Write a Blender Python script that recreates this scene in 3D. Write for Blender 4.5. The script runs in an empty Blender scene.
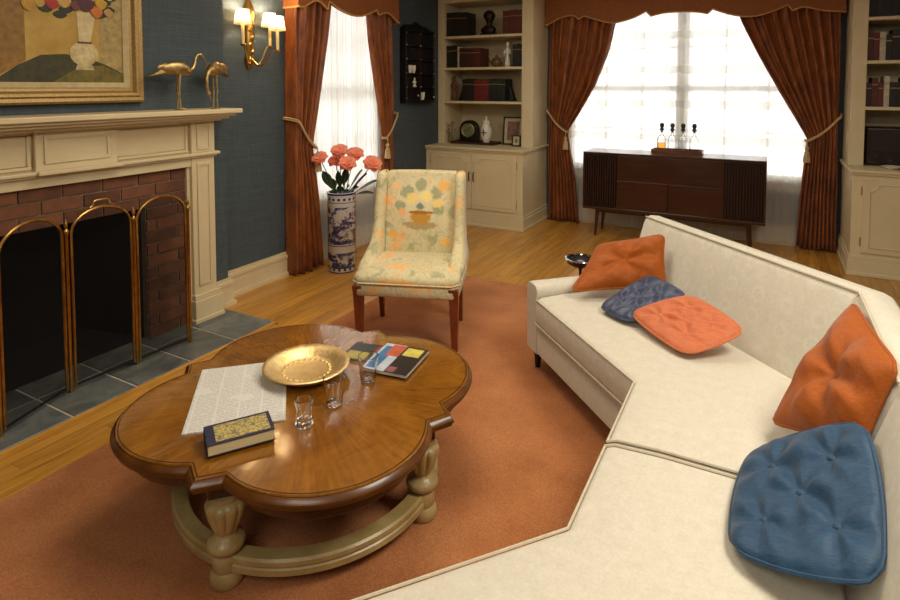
import bpy, bmesh, math, random
from mathutils import Vector, Matrix
random.seed(7)
PI = math.pi
SC = bpy.context.scene
COL = SC.collection

# ------------------------------------------------------------------ camera
cam_d = bpy.data.cameras.new('camera'); cam = bpy.data.objects.new('camera', cam_d); COL.objects.link(cam)
cam.location = (0, 0, 1.55)
cam.rotation_euler = (math.radians(87.0), 0, math.radians(28.7))
cam_d.sensor_width = 36.0; cam_d.lens = 36.0 * 580 / 900
cam_d.shift_y = (116.4 - 300) / 900
cam_d.clip_start = 0.02
SC.camera = cam

# ------------------------------------------------------------------ sky outside the windows
world = bpy.data.worlds.new('sky'); SC.world = world; world.use_nodes = True
bg = world.node_tree.nodes['Background']
bg.inputs['Color'].default_value = (1.0, 0.99, 0.97, 1); bg.inputs['Strength'].default_value = 3.4

# ------------------------------------------------------------------ area lights added below the ceiling, without fixtures
def area(name, loc, size, power, col, rot=(0, 0, 0), size_y=None, spread=PI):
    l = bpy.data.lights.new(name, 'AREA'); l.shape = 'RECTANGLE'; l.size = size; l.size_y = size_y or size
    l.energy = power; l.color = col; l.spread = spread
    o = bpy.data.objects.new(name, l); COL.objects.link(o); o.location = loc; o.rotation_euler = rot
    return o
area('overhead_key_sofa', (0.75, 1.75, 2.66), 1.0, 54, (1.0, 0.93, 0.80), (0, math.radians(10), 0))
area('overhead_area_table', (-1.5, 2.4, 2.66), 1.2, 26, (1.0, 0.90, 0.74))
area('overhead_area_camera', (-0.4, -0.7, 2.6), 1.4, 34, (1.0, 0.93, 0.80), (math.radians(25), 0, 0))
area('overhead_fill_back', (-1.3, 4.5, 2.66), 1.0, 13, (1.0, 0.92, 0.78))  # extra fill added to brighten the bookcases and far floor
SC.view_settings.view_transform = 'Standard'; SC.view_settings.look = 'None'
SC.view_settings.gamma = 1.0; SC.view_settings.use_curve_mapping = False
SC.view_settings.exposure = 0.35

# ------------------------------------------------------------------ helpers
def lin(c):
    return tuple(((v / 255) / 12.92 if v / 255 <= .04045 else ((v / 255 + .055) / 1.055) ** 2.4) for v in c) + (1.0,)

class NT:
    def __init__(s, name):
        s.m = bpy.data.materials.new(name); s.m.use_nodes = True
        s.t = s.m.node_tree; s.b = s.t.nodes['Principled BSDF']; s.out = s.t.nodes['Material Output']
        s._co = None
    def n(s, typ, **kw):
        nd = s.t.nodes.new(typ)
        for k, v in kw.items():
            setattr(nd, k, v)
        return nd
    def l(s, a, b): s.t.links.new(a, b)
    def co(s, rnd=False):
        if s._co: return s._co
        tc = s.n('ShaderNodeTexCoord').outputs['Object']
        if rnd:
            oi = s.n('ShaderNodeObjectInfo'); mu = s.n('ShaderNodeMath', operation='MULTIPLY'); mu.inputs[1].default_value = 53.0
            s.l(oi.outputs['Random'], mu.inputs[0])
            ad = s.n('ShaderNodeVectorMath', operation='ADD'); s.l(tc, ad.inputs[0]); s.l(mu.outputs[0], ad.inputs[1]); tc = ad.outputs[0]
        s._co = tc
        return tc
    def mapped(s, scale, rnd=False, rot=(0, 0, 0)):
        mp = s.n('ShaderNodeMapping'); mp.inputs['Scale'].default_value = scale; mp.inputs['Rotation'].default_value = rot
        s.l(s.co(rnd), mp.inputs['Vector']); return mp.outputs['Vector']
    def noise(s, vec, scale, detail=4, rough=.55, dist=0):
        nd = s.n('ShaderNodeTexNoise'); nd.inputs['Scale'].default_value = scale; nd.inputs['Detail'].default_value = detail
        nd.inputs['Roughness'].default_value = rough; nd.inputs['Distortion'].default_value = dist
        s.l(vec, nd.inputs['Vector']); return nd.outputs['Fac']
    def ramp(s, fac, stops, interp='LINEAR'):
        r = s.n('ShaderNodeValToRGB'); r.color_ramp.interpolation = interp
        e = r.color_ramp.elements
        while len(e) < len(stops): e.new(.5)
        for i, (p, c) in enumerate(stops):
            e[i].position = p; e[i].color = c if len(c) == 4 else c + (1,)
        s.l(fac, r.inputs['Fac']); return r.outputs['Color']
    def math(s, op, a, b=None, clamp=False):
        nd = s.n('ShaderNodeMath', operation=op, use_clamp=clamp)
        for i, v in enumerate((a, b)):
            if v is None: continue
            if isinstance(v, (int, float)): nd.inputs[i].default_value = v
            else: s.l(v, nd.inputs[i])
        return nd.outputs[0]
    def mix(s, fac, a, b, mode='MIX'):
        nd = s.n('ShaderNodeMix', data_type='RGBA', blend_type=mode)
        for sock, v in ((nd.inputs[0], fac), (nd.inputs[6], a), (nd.inputs[7], b)):
            if isinstance(v, (int, float)): sock.default_value = v
            elif isinstance(v, tuple): sock.default_value = v if len(v) == 4 else v + (1,)
            else: s.l(v, sock)
        return nd.outputs[2]
    def bump(s, h, strength=.3, dist=.01):
        nd = s.n('ShaderNodeBump'); nd.inputs['Strength'].default_value = strength; nd.inputs['Distance'].default_value = dist
        s.l(h, nd.inputs['Height']); s.l(nd.outputs['Normal'], s.b.inputs['Normal'])
    def set(s, **kw):
        for k, v in kw.items():
            k = k.replace('_', ' ')
            if isinstance(v, (int, float, tuple)): s.b.inputs[k].default_value = v
            else: s.l(v, s.b.inputs[k])
        return s.m
    def xyz(s):
        sp = s.n('ShaderNodeSeparateXYZ'); s.l(s.co(), sp.inputs[0]); return sp.outputs
    def blob(s, ax, cx, cy, rx, ry, wob=None, soft=.25):
        a = s.math('DIVIDE', s.math('SUBTRACT', ax[0], cx), rx); b = s.math('DIVIDE', s.math('SUBTRACT', ax[1], cy), ry)
        d = s.math('SQRT', s.math('ADD', s.math('MULTIPLY', a, a), s.math('MULTIPLY', b, b)))
        if wob is not None: d = s.math('ADD', d, wob)
        return s.math('DIVIDE', s.math('SUBTRACT', 1.0, d), soft, clamp=True)

def M(name, c1, c2=None, scale=12, detail=4, rough=.5, metal=0., bump=0., bscale=None, stretch=(1, 1, 1), rnd=0., coat=0., sheen=0., spec=.5, dist=0., contrast=(.3, .7)):
    t = NT(name); v = t.mapped(stretch, rnd > 0)
    c1 = lin(c1); c2 = lin(c2) if c2 else tuple(x * .8 for x in c1[:3]) + (1,)
    f = t.noise(v, scale, detail, .6, dist)
    col = t.ramp(f, [(contrast[0], c1), (contrast[1], c2)])
    if rnd:
        oi = t.n('ShaderNodeObjectInfo'); hs = t.n('ShaderNodeHueSaturation')
        val = t.math('ADD', t.math('MULTIPLY', oi.outputs['Random'], rnd * 2), 1 - rnd)
        t.l(val, hs.inputs['Value']); t.l(col, hs.inputs['Color']); col = hs.outputs['Color']
    t.set(Base_Color=col, Roughness=rough, Metallic=metal, Coat_Weight=coat, Sheen_Weight=sheen, Specular_IOR_Level=spec)
    if coat: t.b.inputs['Coat Roughness'].default_value = .08
    if bump: t.bump(t.noise(v, bscale or scale * 4, 3), bump, .004)
    return t.m

MAT = {}
MAT['cream'] = M('cream paint', (214, 197, 158), (205, 187, 147), scale=3, rough=.45)
MAT['cream_case'] = M('bookcase paint', (216, 201, 162), (206, 190, 150), scale=3, rough=.5)
MAT['white'] = M('white window paint', (225, 222, 212), (215, 212, 200), rough=.5)
MAT['ceiling'] = M('ceiling plaster', (205, 192, 168), (198, 184, 158), rough=.9)
MAT['slate'] = M('slate tile', (116, 120, 116), (74, 79, 77), scale=5, detail=8, rough=.42, bump=.5, bscale=14, rnd=.25, dist=1.2)
MAT['grout'] = M('pale grout', (196, 188, 168), (170, 160, 140), scale=40, rough=.9)
MAT['brick'] = M('brick', (126, 78, 50), (90, 54, 36), scale=9, detail=6, rough=.85, bump=.5, bscale=60, rnd=.28)
MAT['mortar'] = M('mortar', (156, 134, 106), (120, 100, 78), scale=50, rough=.95, bump=.4)
MAT['soot'] = M('sooty firebrick', (20, 17, 14), (9, 8, 7), scale=12, rough=.95, rnd=.3)
MAT['brass'] = M('aged brass', (196, 158, 90), (160, 118, 58), scale=15, rough=.28, metal=1.)
MAT['brass_dark'] = M('old gilt bronze', (212, 188, 130), (146, 118, 70), scale=28, rough=.42, metal=1., bump=.3, bscale=60)
MAT['gold'] = M('hammered gilt', (246, 222, 168), (226, 192, 126), scale=22, rough=.46, metal=1., bump=.6, bscale=70)
MAT['iron'] = M('black iron', (22, 20, 18), (12, 11, 10), rough=.6, metal=.6)
MAT['gilt_frame'] = M('gilded wood', (176, 146, 88), (136, 104, 54), scale=20, rough=.45, metal=.35, stretch=(1, 6, 6))
MAT['liner'] = M('ivory frame liner', (196, 178, 134), (178, 156, 108), scale=30, rough=.7)
MAT['drape'] = M('rust velvet drape', (156, 84, 22), (96, 44, 11), scale=16, detail=6, rough=.55, sheen=.08, stretch=(1, 1, .35), bump=.2, bscale=70)
MAT['pelmet'] = M('rust pelmet cloth', (148, 84, 26), (128, 68, 18), scale=60, rough=.7, sheen=.08, bump=.2, bscale=200)
MAT['braid'] = M('gold braid', (206, 160, 92), (160, 112, 54), scale=90, rough=.7, bump=.5, bscale=160)
MAT['tassel'] = M('pale gold tassel', (206, 180, 130), (160, 128, 82), scale=60, rough=.8, stretch=(4, 4, .4))
MAT['chairleg'] = M('reddish mahogany leg', (128, 58, 28), (96, 38, 18), scale=8, rough=.32, stretch=(6, 6, .8), coat=.3)
MAT['console'] = M('dark walnut console', (70, 34, 16), (40, 17, 8), scale=5, detail=6, rough=.28, stretch=(.7, 4, 6), coat=.35)
MAT['console_dark'] = M('dark console slat', (46, 20, 10), (26, 11, 6), scale=8, rough=.35, stretch=(6, 6, .5), coat=.2)
MAT['legpaint'] = M('antique olive cream paint', (186, 164, 112), (146, 122, 72), scale=7, detail=6, rough=.42, bump=.15, bscale=40, coat=.1)
MAT['darkline'] = M('dark table moulding', (78, 40, 12), (52, 26, 8), scale=8, rough=.25, coat=.5)
MAT['orange_silk'] = M('burnt orange silk', (168, 86, 8), (146, 68, 4), scale=30, rough=.6, spec=.3, sheen=.08, stretch=(1, 5, 5), bump=.25, bscale=60)
MAT['coral_silk'] = M('coral silk', (206, 118, 76), (186, 98, 58), scale=30, rough=.6, spec=.3, sheen=.1, stretch=(1, 5, 5), bump=.25, bscale=60)
MAT['blue_silk'] = M('slate blue silk', (36, 74, 104), (24, 54, 82), scale=26, rough=.52, spec=.35, sheen=.08, stretch=(1, 5, 5), bump=.3, bscale=60)
MAT['navy_silk'] = M('grey blue silk', (58, 70, 98), (40, 50, 76), scale=26, rough=.36, sheen=.1, stretch=(1, 5, 5), bump=.3, bscale=60)
MAT['blacklac'] = M('black lacquer', (16, 12, 10), (9, 7, 6), rough=.4)
MAT['pages'] = M('book pages', (214, 196, 152), (190, 168, 120), scale=120, rough=.8, stretch=(.2, .2, 8))
MAT['navy'] = M('navy book cloth', (40, 40, 66), (30, 30, 52), scale=90, rough=.6)
MAT['porcelain'] = M('white porcelain', (226, 222, 206), (214, 208, 190), rough=.15, coat=.5)
MAT['chrome'] = M('chrome', (210, 210, 210), (190, 190, 190), rough=.12, metal=1.)
MAT['leafgreen'] = M('dark green leaf', (44, 66, 26), (26, 44, 16), scale=20, rough=.5)
MAT['stem'] = M('green stem', (74, 92, 36), (54, 70, 26), scale=20, rough=.6)
MAT['petal'] = M('coral petal', (244, 156, 122), (234, 120, 86), scale=18, rough=.6, sheen=.3)
MAT['candle'] = M('ivory candle sleeve', (236, 216, 160), (226, 202, 140), rough=.6)
MAT['bronze'] = M('dark bronze', (64, 44, 28), (34, 22, 14), scale=14, rough=.45, metal=.5)
MAT['tray'] = M('tray wood', (112, 62, 20), (78, 40, 12), scale=10, rough=.35, stretch=(1, 6, 6), coat=.2)

def wood_floor():
    t = NT('oak strip floor'); v = t.mapped((1, 1, 1), True)
    mp = t.n('ShaderNodeMapping'); mp.inputs['Scale'].default_value = (26, 1.6, 20); t.l(v, mp.inputs['Vector'])
    f = t.noise(mp.outputs[0], 1.6, 8, .62, .6)
    col = t.ramp(f, [(.25, lin((146, 96, 34))), (.52, lin((196, 140, 58))), (.78, lin((212, 160, 78)))])
    oi = t.n('ShaderNodeObjectInfo'); hs = t.n('ShaderNodeHueSaturation')
    t.l(t.math('ADD', t.math('MULTIPLY', oi.outputs['Random'], .32), .80), hs.inputs['Value']); t.l(col, hs.inputs['Color'])
    t.set(Base_Color=hs.outputs[0], Roughness=.3, Coat_Weight=.25); t.b.inputs['Coat Roughness'].default_value = .18
    t.bump(f, .08, .003); return t.m
MAT['oak'] = wood_floor()

def wallpaper():
    t = NT('blue grasscloth wallpaper')
    v = t.mapped((1.2, 1.2, 60)); f = t.noise(v, 3.0, 6, .65)
    f2 = t.noise(t.mapped((30, 30, 2)), 3.0, 3, .6)
    g = t.math('ADD', t.math('MULTIPLY', f, .7), t.math('MULTIPLY', f2, .3))
    col = t.ramp(g, [(.3, lin((50, 60, 66))), (.55, lin((69, 80, 86))), (.75, lin((94, 104, 107)))])
    t.set(Base_Color=col, Roughness=.75); t.bump(g, .35, .003); return t.m
MAT['wallpaper'] = wallpaper()

def rug_mat():
    t = NT('terracotta wool pile')
    f = t.noise(t.mapped((1, 1, 1)), 3.2, 3, .5); g = t.noise(t.mapped((1, 1, 1)), 190, 2, .7)
    h = t.math('ADD', t.math('MULTIPLY', f, .45), t.math('MULTIPLY', g, .55))
    col = t.ramp(h, [(.3, lin((138, 80, 38))), (.5, lin((174, 108, 60))), (.7, lin((202, 138, 88)))])
    t.set(Base_Color=col, Roughness=.95, Sheen_Weight=.12, Specular_IOR_Level=.1); t.bump(g, .9, .006); return t.m
MAT['rug'] = rug_mat()

def table_mat():
    t = NT('polished fruitwood veneer')
    a = t.noise(t.mapped((1, 1, 1)), 4.5, 8, .68, 1.2)
    x = t.xyz(); ang = t.math('ARCTAN2', x[1], x[0])
    cb = t.n('ShaderNodeCombineXYZ'); t.l(t.math('MULTIPLY', ang, 16), cb.inputs[0])
    t.l(t.math('MULTIPLY', t.math('SQRT', t.math('ADD', t.math('MULTIPLY', x[0], x[0]), t.math('MULTIPLY', x[1], x[1]))), 3.), cb.inputs[1])
    r = t.noise(cb.outputs[0], 2.2, 5, .6)
    h = t.math('ADD', t.math('MULTIPLY', a, .62), t.math('MULTIPLY', r, .38))
    col = t.ramp(h, [(.28, lin((84, 46, 5))), (.5, lin((130, 80, 14))), (.72, lin((160, 106, 30)))])
    t.set(Base_Color=col, Roughness=.2, Coat_Weight=.9); t.b.inputs['Coat Roughness'].default_value = .07; return t.m
MAT['veneer'] = table_mat()

def sofa_mat():
    t = NT('cream damask')
    v = t.n('ShaderNodeTexVoronoi'); v.inputs['Scale'].default_value = 9.5; v.inputs['Randomness'].default_value = .12
    t.l(t.mapped((1, 1, 1)), v.inputs['Vector'])
    d = v.outputs['Distance']
    ring = t.math('SUBTRACT', 1., t.math('MULTIPLY', t.math('ABSOLUTE', t.math('SUBTRACT', d, .3)), 11.), clamp=True)
    fine = t.noise(t.mapped((1, 1, 1)), 120, 3, .7); w = t.noise(t.mapped((1, 1, 1)), 26, 4, .7)
    h = t.math('ADD', t.math('ADD', t.math('MULTIPLY', ring, .10), t.math('MULTIPLY', fine, .45)), t.math('MULTIPLY', w, .4))
    col = t.ramp(h, [(.28, lin((196, 188, 168))), (.5, lin((210, 203, 185))), (.72, lin((220, 213, 198)))])
    t.set(Base_Color=col, Roughness=.72, Sheen_Weight=.15); t.bump(h, .3, .004); return t.m
MAT['damask'] = sofa_mat()
MAT['welt'] = M('cream welt', (202, 192, 168), (190, 178, 152), scale=60, rough=.8)

def sheer_mat(name, tr, colr=(246, 244, 238)):
    t = NT(name); c = lin(colr)
    df = t.n('ShaderNodeBsdfDiffuse'); df.inputs[0].default_value = c
    tl = t.n('ShaderNodeBsdfTranslucent'); tl.inputs[0].default_value = c
    tp = t.n('ShaderNodeBsdfTransparent')
    m1 = t.n('ShaderNodeMixShader'); m1.inputs[0].default_value = .62; t.l(df.outputs[0], m1.inputs[1]); t.l(tl.outputs[0], m1.inputs[2])
    m2 = t.n('ShaderNodeMixShader'); m2.inputs[0].default_value = tr; t.l(m1.outputs[0], m2.inputs[1]); t.l(tp.outputs[0], m2.inputs[2])
    t.l(m2.outputs[0], t.out.inputs[0]); return t.m
MAT['sheer'] = sheer_mat('white sheer voile', .13)
MAT['lace'] = sheer_mat('lace ruffle', .35)
MAT['shade'] = sheer_mat('white lamp shade paper', .05, (250, 240, 220))

def pane_mat():
    t = NT('window glass'); tp = t.n('ShaderNodeBsdfTransparent'); gl = t.n('ShaderNodeBsdfGlossy'); gl.inputs['Roughness'].default_value = .02
    fr = t.n('ShaderNodeFresnel'); m = t.n('ShaderNodeMixShader'); t.l(fr.outputs[0], m.inputs[0]); t.l(tp.outputs[0], m.inputs[1]); t.l(gl.outputs[0], m.inputs[2])
    t.l(m.outputs[0], t.out.inputs[0]); return t.m
MAT['pane'] = pane_mat()

def mesh_mat():
    t = NT('fine black wire mesh'); tp = t.n('ShaderNodeBsdfTransparent'); df = t.n('ShaderNodeBsdfDiffuse'); df.inputs[0].default_value = (.012, .011, .01, 1)
    m = t.n('ShaderNodeMixShader'); m.inputs[0].default_value = .42; t.l(tp.outputs[0], m.inputs[1]); t.l(df.outputs[0], m.inputs[2])
    t.l(m.outputs[0], t.out.inputs[0]); return t.m
MAT['mesh'] = mesh_mat()

def glass_mat(name, c=(1, 1, 1), rough=0.):
    t = NT(name); return t.set(Base_Color=c + (1,), Transmission_Weight=1., Roughness=rough, IOR=1.46)
MAT['glass'] = glass_mat('clear glass')
MAT['amber'] = glass_mat('amber spirit', (.9, .38, .05))
MAT['pale_spirit'] = glass_mat('pale spirit', (.95, .75, .38))

def bulb_mat():
    t = NT('lit bulb'); return t.set(Base_Color=(1, .9, .7, 1), Emission_Color=(1, .8, .5, 1), Emission_Strength=30.)
MAT['bulb'] = bulb_mat()

def newsprint():
    t = NT('newsprint'); x = t.xyz()
    rows = t.math('GREATER_THAN', t.math('FRACT', t.math('MULTIPLY', x[1], 95.)), .45)
    colm = t.math('GREATER_THAN', t.math('FRACT', t.math('MULTIPLY', x[0], 13.)), .08)
    words = t.math('GREATER_THAN', t.noise(t.mapped((130, 95, 1)), 1.2, 2), .44)
    head = t.math('GREATER_THAN', t.noise(t.mapped((5, 9, 1)), 1.3, 1), .62)
    ink = t.math('MULTIPLY', t.math('MULTIPLY', rows, colm), words)
    ink = t.math('MULTIPLY', ink, t.math('SUBTRACT', 1., t.math('MULTIPLY', head, .8)))
    col = t.mix(t.math('MULTIPLY', ink, .36), lin((214, 211, 202)), lin((100, 98, 96)))
    return t.set(Base_Color=col, Roughness=.85)
MAT['newsprint'] = newsprint()

def gilt_panel():
    t = NT('gilt filigree'); v = t.n('ShaderNodeTexVoronoi'); v.inputs['Scale'].default_value = 130.; t.l(t.mapped((1, 1, 1)), v.inputs['Vector'])
    col = t.ramp(v.outputs['Distance'], [(.2, lin((214, 190, 116))), (.5, lin((176, 156, 92))), (.75, lin((120, 116, 92)))])
    return t.set(Base_Color=col, Roughness=.5, Metallic=.2)
MAT['filigree'] = gilt_panel()

def chair_fabric(motif):
    t = NT('floral tapestry' + (' with basket' if motif else ''))
    x = t.xyz(); w = t.noise(t.mapped((1, 1, 1)), 34, 4, .6); wob = t.math('MULTIPLY', t.math('SUBTRACT', w, .5), 1.5)
    big = t.noise(t.mapped((1, 1, 1)), 8.5, 2, .5); br = t.noise(t.mapped((1.4, 1, 1)), 13, 3, .6, 1.0)
    col = t.mix(t.noise(t.mapped((1, 1, 1)), 180, 2), lin((220, 206, 166)), lin((204, 190, 146)))
    stemm = t.math('SUBTRACT', 1., t.math('MULTIPLY', t.math('ABSOLUTE', t.math('SUBTRACT', br, .5)), 26.), clamp=True)
    col = t.mix(t.math('MULTIPLY', stemm, .5), col, lin((156, 152, 104)))
    fl = t.math('MULTIPLY', t.math('SUBTRACT', t.math('ADD', big, t.math('MULTIPLY', wob, .05)), .575), 14., clamp=True)
    fcol = t.ramp(w, [(.3, lin((232, 170, 74))), (.5, lin((236, 190, 120))), (.66, lin((228, 160, 110)))])
    col = t.mix(t.math('MULTIPLY', fl, .85), col, fcol)
    gr = t.math('MULTIPLY', t.math('SUBTRACT', .40, t.math('ADD', big, t.math('MULTIPLY', wob, .04))), 14., clamp=True)
    col = t.mix(t.math('MULTIPLY', gr, .55), col, lin((138, 142, 104)))
    if motif:
        ax = (x[0], x[2])
        def put(cx, cz, rx, rz, c, k=.9, soft=.3):
            nonlocal col
            col = t.mix(t.math('MULTIPLY', t.blob(ax, cx, cz, rx, rz, wob, soft), k), col, c)
        put(0, .80, .20, .15, lin((222, 208, 168)), .8)
        put(0.005, .635, .125, .03, lin((170, 138, 84)), .8)
        for cx, cz, r in ((-.09, .84, .05), (.10, .83, .05), (.12, .74, .045), (-.13, .75, .04), (0, .885, .045)): put(cx, cz, r, r, lin((140, 148, 112)), .75)
        for cx, cz, r, c in ((-.055, .80, .048, (240, 212, 130)), (.035, .815, .052, (244, 218, 138)), (-.12, .715, .036, (238, 176, 120)), (.115, .775, .044, (240, 205, 120)),
                             (-.17, .875, .042, (236, 190, 140)), (.15, .88, .05, (236, 180, 96)), (.0, .755, .03, (120, 132, 112)), (-.17, .57, .04, (236, 176, 84)), (.17, .53, .04, (238, 186, 96))):
            put(cx, cz, r, r * .85, lin(c), .95, .4)
        put(0, .685, .075, .042, lin((196, 142, 58)), 1., .2)
        put(0, .715, .085, .012, lin((168, 112, 40)), 1., .2)
    t.set(Base_Color=col, Roughness=.85, Sheen_Weight=.2, Specular_IOR_Level=.2); t.bump(w, .12, .003); return t.m
MAT['tapestry'] = chair_fabric(False); MAT['tapestry_basket'] = chair_fabric(True)

def vase_mat():
    t = NT('blue and white porcelain'); x = t.xyz()
    n1 = t.noise(t.mapped((1, 1, 1.5)), 9, 5, .7, .6); n2 = t.noise(t.mapped((1, 1, 1)), 46, 3, .7)
    z = x[2]
    def band(lo, hi):
        return t.math('MULTIPLY', t.math('GREATER_THAN', z, lo), t.math('LESS_THAN', z, hi))
    scene = t.math('MULTIPLY', t.math('SUBTRACT', n1, .47), 12., clamp=True)
    lower = t.math('MULTIPLY', t.math('SUBTRACT', n1, .44), 12., clamp=True)
    ink = t.math('ADD', t.math('MULTIPLY', scene, band(.36, .55)), t.math('ADD', t.math('MULTIPLY', lower, band(.04, .17)), t.math('MULTIPLY', lower, band(.24, .36))), clamp=True)
    ang = t.math('ARCTAN2', x[1], x[0])
    dots = t.math('GREATER_THAN', t.math('SINE', t.math('MULTIPLY', ang, 16.)), .2)
    for lo, hi in ((.605, .625), (.02, .05)): ink = t.math('ADD', ink, t.math('MULTIPLY', dots, band(lo, hi)), clamp=True)
    for lo, hi in ((.648, .665), (.225, .232), (.585, .59), (.0, .012)): ink = t.math('ADD', ink, band(lo, hi), clamp=True)
    ink = t.math('MULTIPLY', ink, t.math('ADD', .55, n2), clamp=True)
    col = t.mix(ink, lin((214, 217, 218)), lin((22, 36, 112)))
    t.set(Base_Color=col, Roughness=.18, Coat_Weight=.5); return t.m
MAT['vase'] = vase_mat()

_flat = {}
def flat(c, rough=.7, metal=0.):
    k = (c, rough, metal)
    if k not in _flat: _flat[k] = M('paint %d %d %d' % c, c, tuple(int(v * .82) for v in c), scale=22, rough=rough, metal=metal)
    return _flat[k]

class MB:
    def __init__(s): s.v = []; s.f = []; s.mi = []; s.cur = 0
    def add(s, vs, fs):
        o = len(s.v); s.v += [tuple(p) for p in vs]
        for f in fs: s.f.append([i + o for i in f]); s.mi.append(s.cur)
        return s
    def box(s, x0, x1, y0, y1, z0, z1):
        return s.add([(x0, y0, z0), (x1, y0, z0), (x1, y1, z0), (x0, y1, z0), (x0, y0, z1), (x1, y0, z1), (x1, y1, z1), (x0, y1, z1)],
                     [(0, 3, 2, 1), (4, 5, 6, 7), (0, 1, 5, 4), (1, 2, 6, 5), (2, 3, 7, 6), (3, 0, 4, 7)])
    def obox(s, c, ax, ay, az, hx, hy, hz):
        c, ax, ay, az = map(Vector, (c, ax, ay, az)); o = len(s.v)
        b = MB().box(-hx, hx, -hy, hy, -hz, hz)
        return s.add([c + ax * p[0] + ay * p[1] + az * p[2] for p in b.v], b.f)
    def grid(s, fn, nu, nv, cu=False, cv=False):
        vs = [fn(i / (nu if cu else nu - 1), j / (nv if cv else nv - 1)) for j in range(nv) for i in range(nu)]
        fs = []
        for j in range(nv if cv else nv - 1):
            for i in range(nu if cu else nu - 1):
                a = j * nu + i; b = j * nu + (i + 1) % nu; jn = (j + 1) % nv
                fs.append((a, b, jn * nu + (i + 1) % nu, jn * nu + i))
        return s.add(vs, fs)
    def lathe(s, prof, seg=24, c=(0, 0, 0), mod=None, closed=False):
        n = len(prof); vs = []; fs = []
        for k in range(seg):
            a = 2 * PI * k / seg
            for r, z in prof:
                rr = r * (mod(a, z) if mod else 1)
                vs.append((c[0] + rr * math.cos(a), c[1] + rr * math.sin(a), c[2] + z))
        for k in range(seg):
            k2 = (k + 1) % seg
            for j in range(n if closed else n - 1):
                j2 = (j + 1) % n
                fs.append((k * n + j, k2 * n + j, k2 * n + j2, k * n + j2))
        if not closed:
            if prof[0][0] > 1e-4: fs.append(tuple(k * n for k in reversed(range(seg))))
            if prof[-1][0] > 1e-4: fs.append(tuple(k * n + n - 1 for k in range(seg)))
        return s.add(vs, fs)
    def tube(s, path, r, seg=8, closed=False):
        pts = [Vector(p) for p in path]; n = len(pts); rs = r if isinstance(r, (list, tuple)) else [r] * n
        vs = []; fs = []; prev = None
        for i, p in enumerate(pts):
            if closed: d = pts[(i + 1) % n] - pts[i - 1]
            else: d = pts[min(i + 1, n - 1)] - pts[max(i - 1, 0)]
            d = d.normalized() if d.length > 1e-9 else Vector((0, 0, 1))
            if prev is None:
                a = Vector((0, 0, 1)) if abs(d.z) < .9 else Vector((1, 0, 0)); u = d.cross(a).normalized()
            else:
                u = prev - d * prev.dot(d); u = u.normalized() if u.length > 1e-6 else d.orthogonal().normalized()
            prev = u; w = d.cross(u)
            for k in range(seg):
                t = 2 * PI * k / seg; vs.append(p + (u * math.cos(t) + w * math.sin(t)) * rs[i])
        for i in range(n if closed else n - 1):
            i2 = (i + 1) % n
            for k in range(seg): k2 = (k + 1) % seg; fs.append((i * seg + k, i * seg + k2, i2 * seg + k2, i2 * seg + k))
        if not closed: fs.append(tuple(range(seg))[::-1]); fs.append(tuple((n - 1) * seg + k for k in range(seg)))
        return s.add(vs, fs)
    def loft(s, rings, caps=True):
        n = len(rings[0]); vs = [p for r in rings for p in r]; fs = []
        for j in range(len(rings) - 1):
            for i in range(n): i2 = (i + 1) % n; fs.append((j * n + i, j * n + i2, (j + 1) * n + i2, (j + 1) * n + i))
        if caps: fs.append(tuple(reversed(range(n)))); fs.append(tuple((len(rings) - 1) * n + i for i in range(n)))
        return s.add(vs, fs)
    def sphere(s, c, rx, ry=None, rz=None, seg=12, rings=8):
        ry = ry or rx; rz = rz or rx
        prof = [(max(math.sin(PI * j / rings), 0), -math.cos(PI * j / rings)) for j in range(rings + 1)]
        b = MB().lathe(prof, seg)
        return s.add([(c[0] + p[0] * rx, c[1] + p[1] * ry, c[2] + p[2] * rz) for p in b.v], b.f)
    def mesh(s, name, smooth=None):
        me = bpy.data.meshes.new(name); me.from_pydata(s.v, [], s.f)
        for p, m in zip(me.polygons, s.mi): p.material_index = m
        bm = bmesh.new(); bm.from_mesh(me); bmesh.ops.remove_doubles(bm, verts=bm.verts, dist=1e-5)
        bmesh.ops.recalc_face_normals(bm, faces=bm.faces); bm.to_mesh(me); bm.free()
        return me
    def build(s, name, mats, parent=None, smooth=False, bevel=0., seg=2, solid=0., subsurf=0, world=False, keep=False, angle=40):
        mats = mats if isinstance(mats, list) else [mats]
        mats = [MAT[m] if isinstance(m, str) else m for m in mats]
        off = Vector((0, 0, 0))
        if not keep:
            xs, ys, zs = zip(*s.v); off = Vector(((min(xs) + max(xs)) / 2, (min(ys) + max(ys)) / 2, min(zs)))
            s.v = [(p[0] - off.x, p[1] - off.y, p[2] - off.z) for p in s.v]
        me = s.mesh(name)
        for m in mats: me.materials.append(m)
        o = bpy.data.objects.new(name, me); COL.objects.link(o)
        if parent is not None:
            o.parent = parent
            if world:
                q = parent; acc = Vector((0, 0, 0))
                while q is not None: acc += Vector(q.location); q = q.parent
                off = off - acc
        o.location = off
        if smooth:
            me.shade_smooth()
            if angle < 180:
                try: me.set_sharp_from_angle(angle=math.radians(angle))
                except Exception: pass
        if solid: m = o.modifiers.new('solidify', 'SOLIDIFY'); m.thickness = solid; m.offset = 0
        if bevel: m = o.modifiers.new('bevel', 'BEVEL'); m.width = bevel; m.segments = seg; m.limit_method = 'ANGLE'; m.angle_limit = math.radians(35)
        if subsurf: m = o.modifiers.new('subsurf', 'SUBSURF'); m.levels = subsurf; m.render_levels = subsurf
        return o

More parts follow.
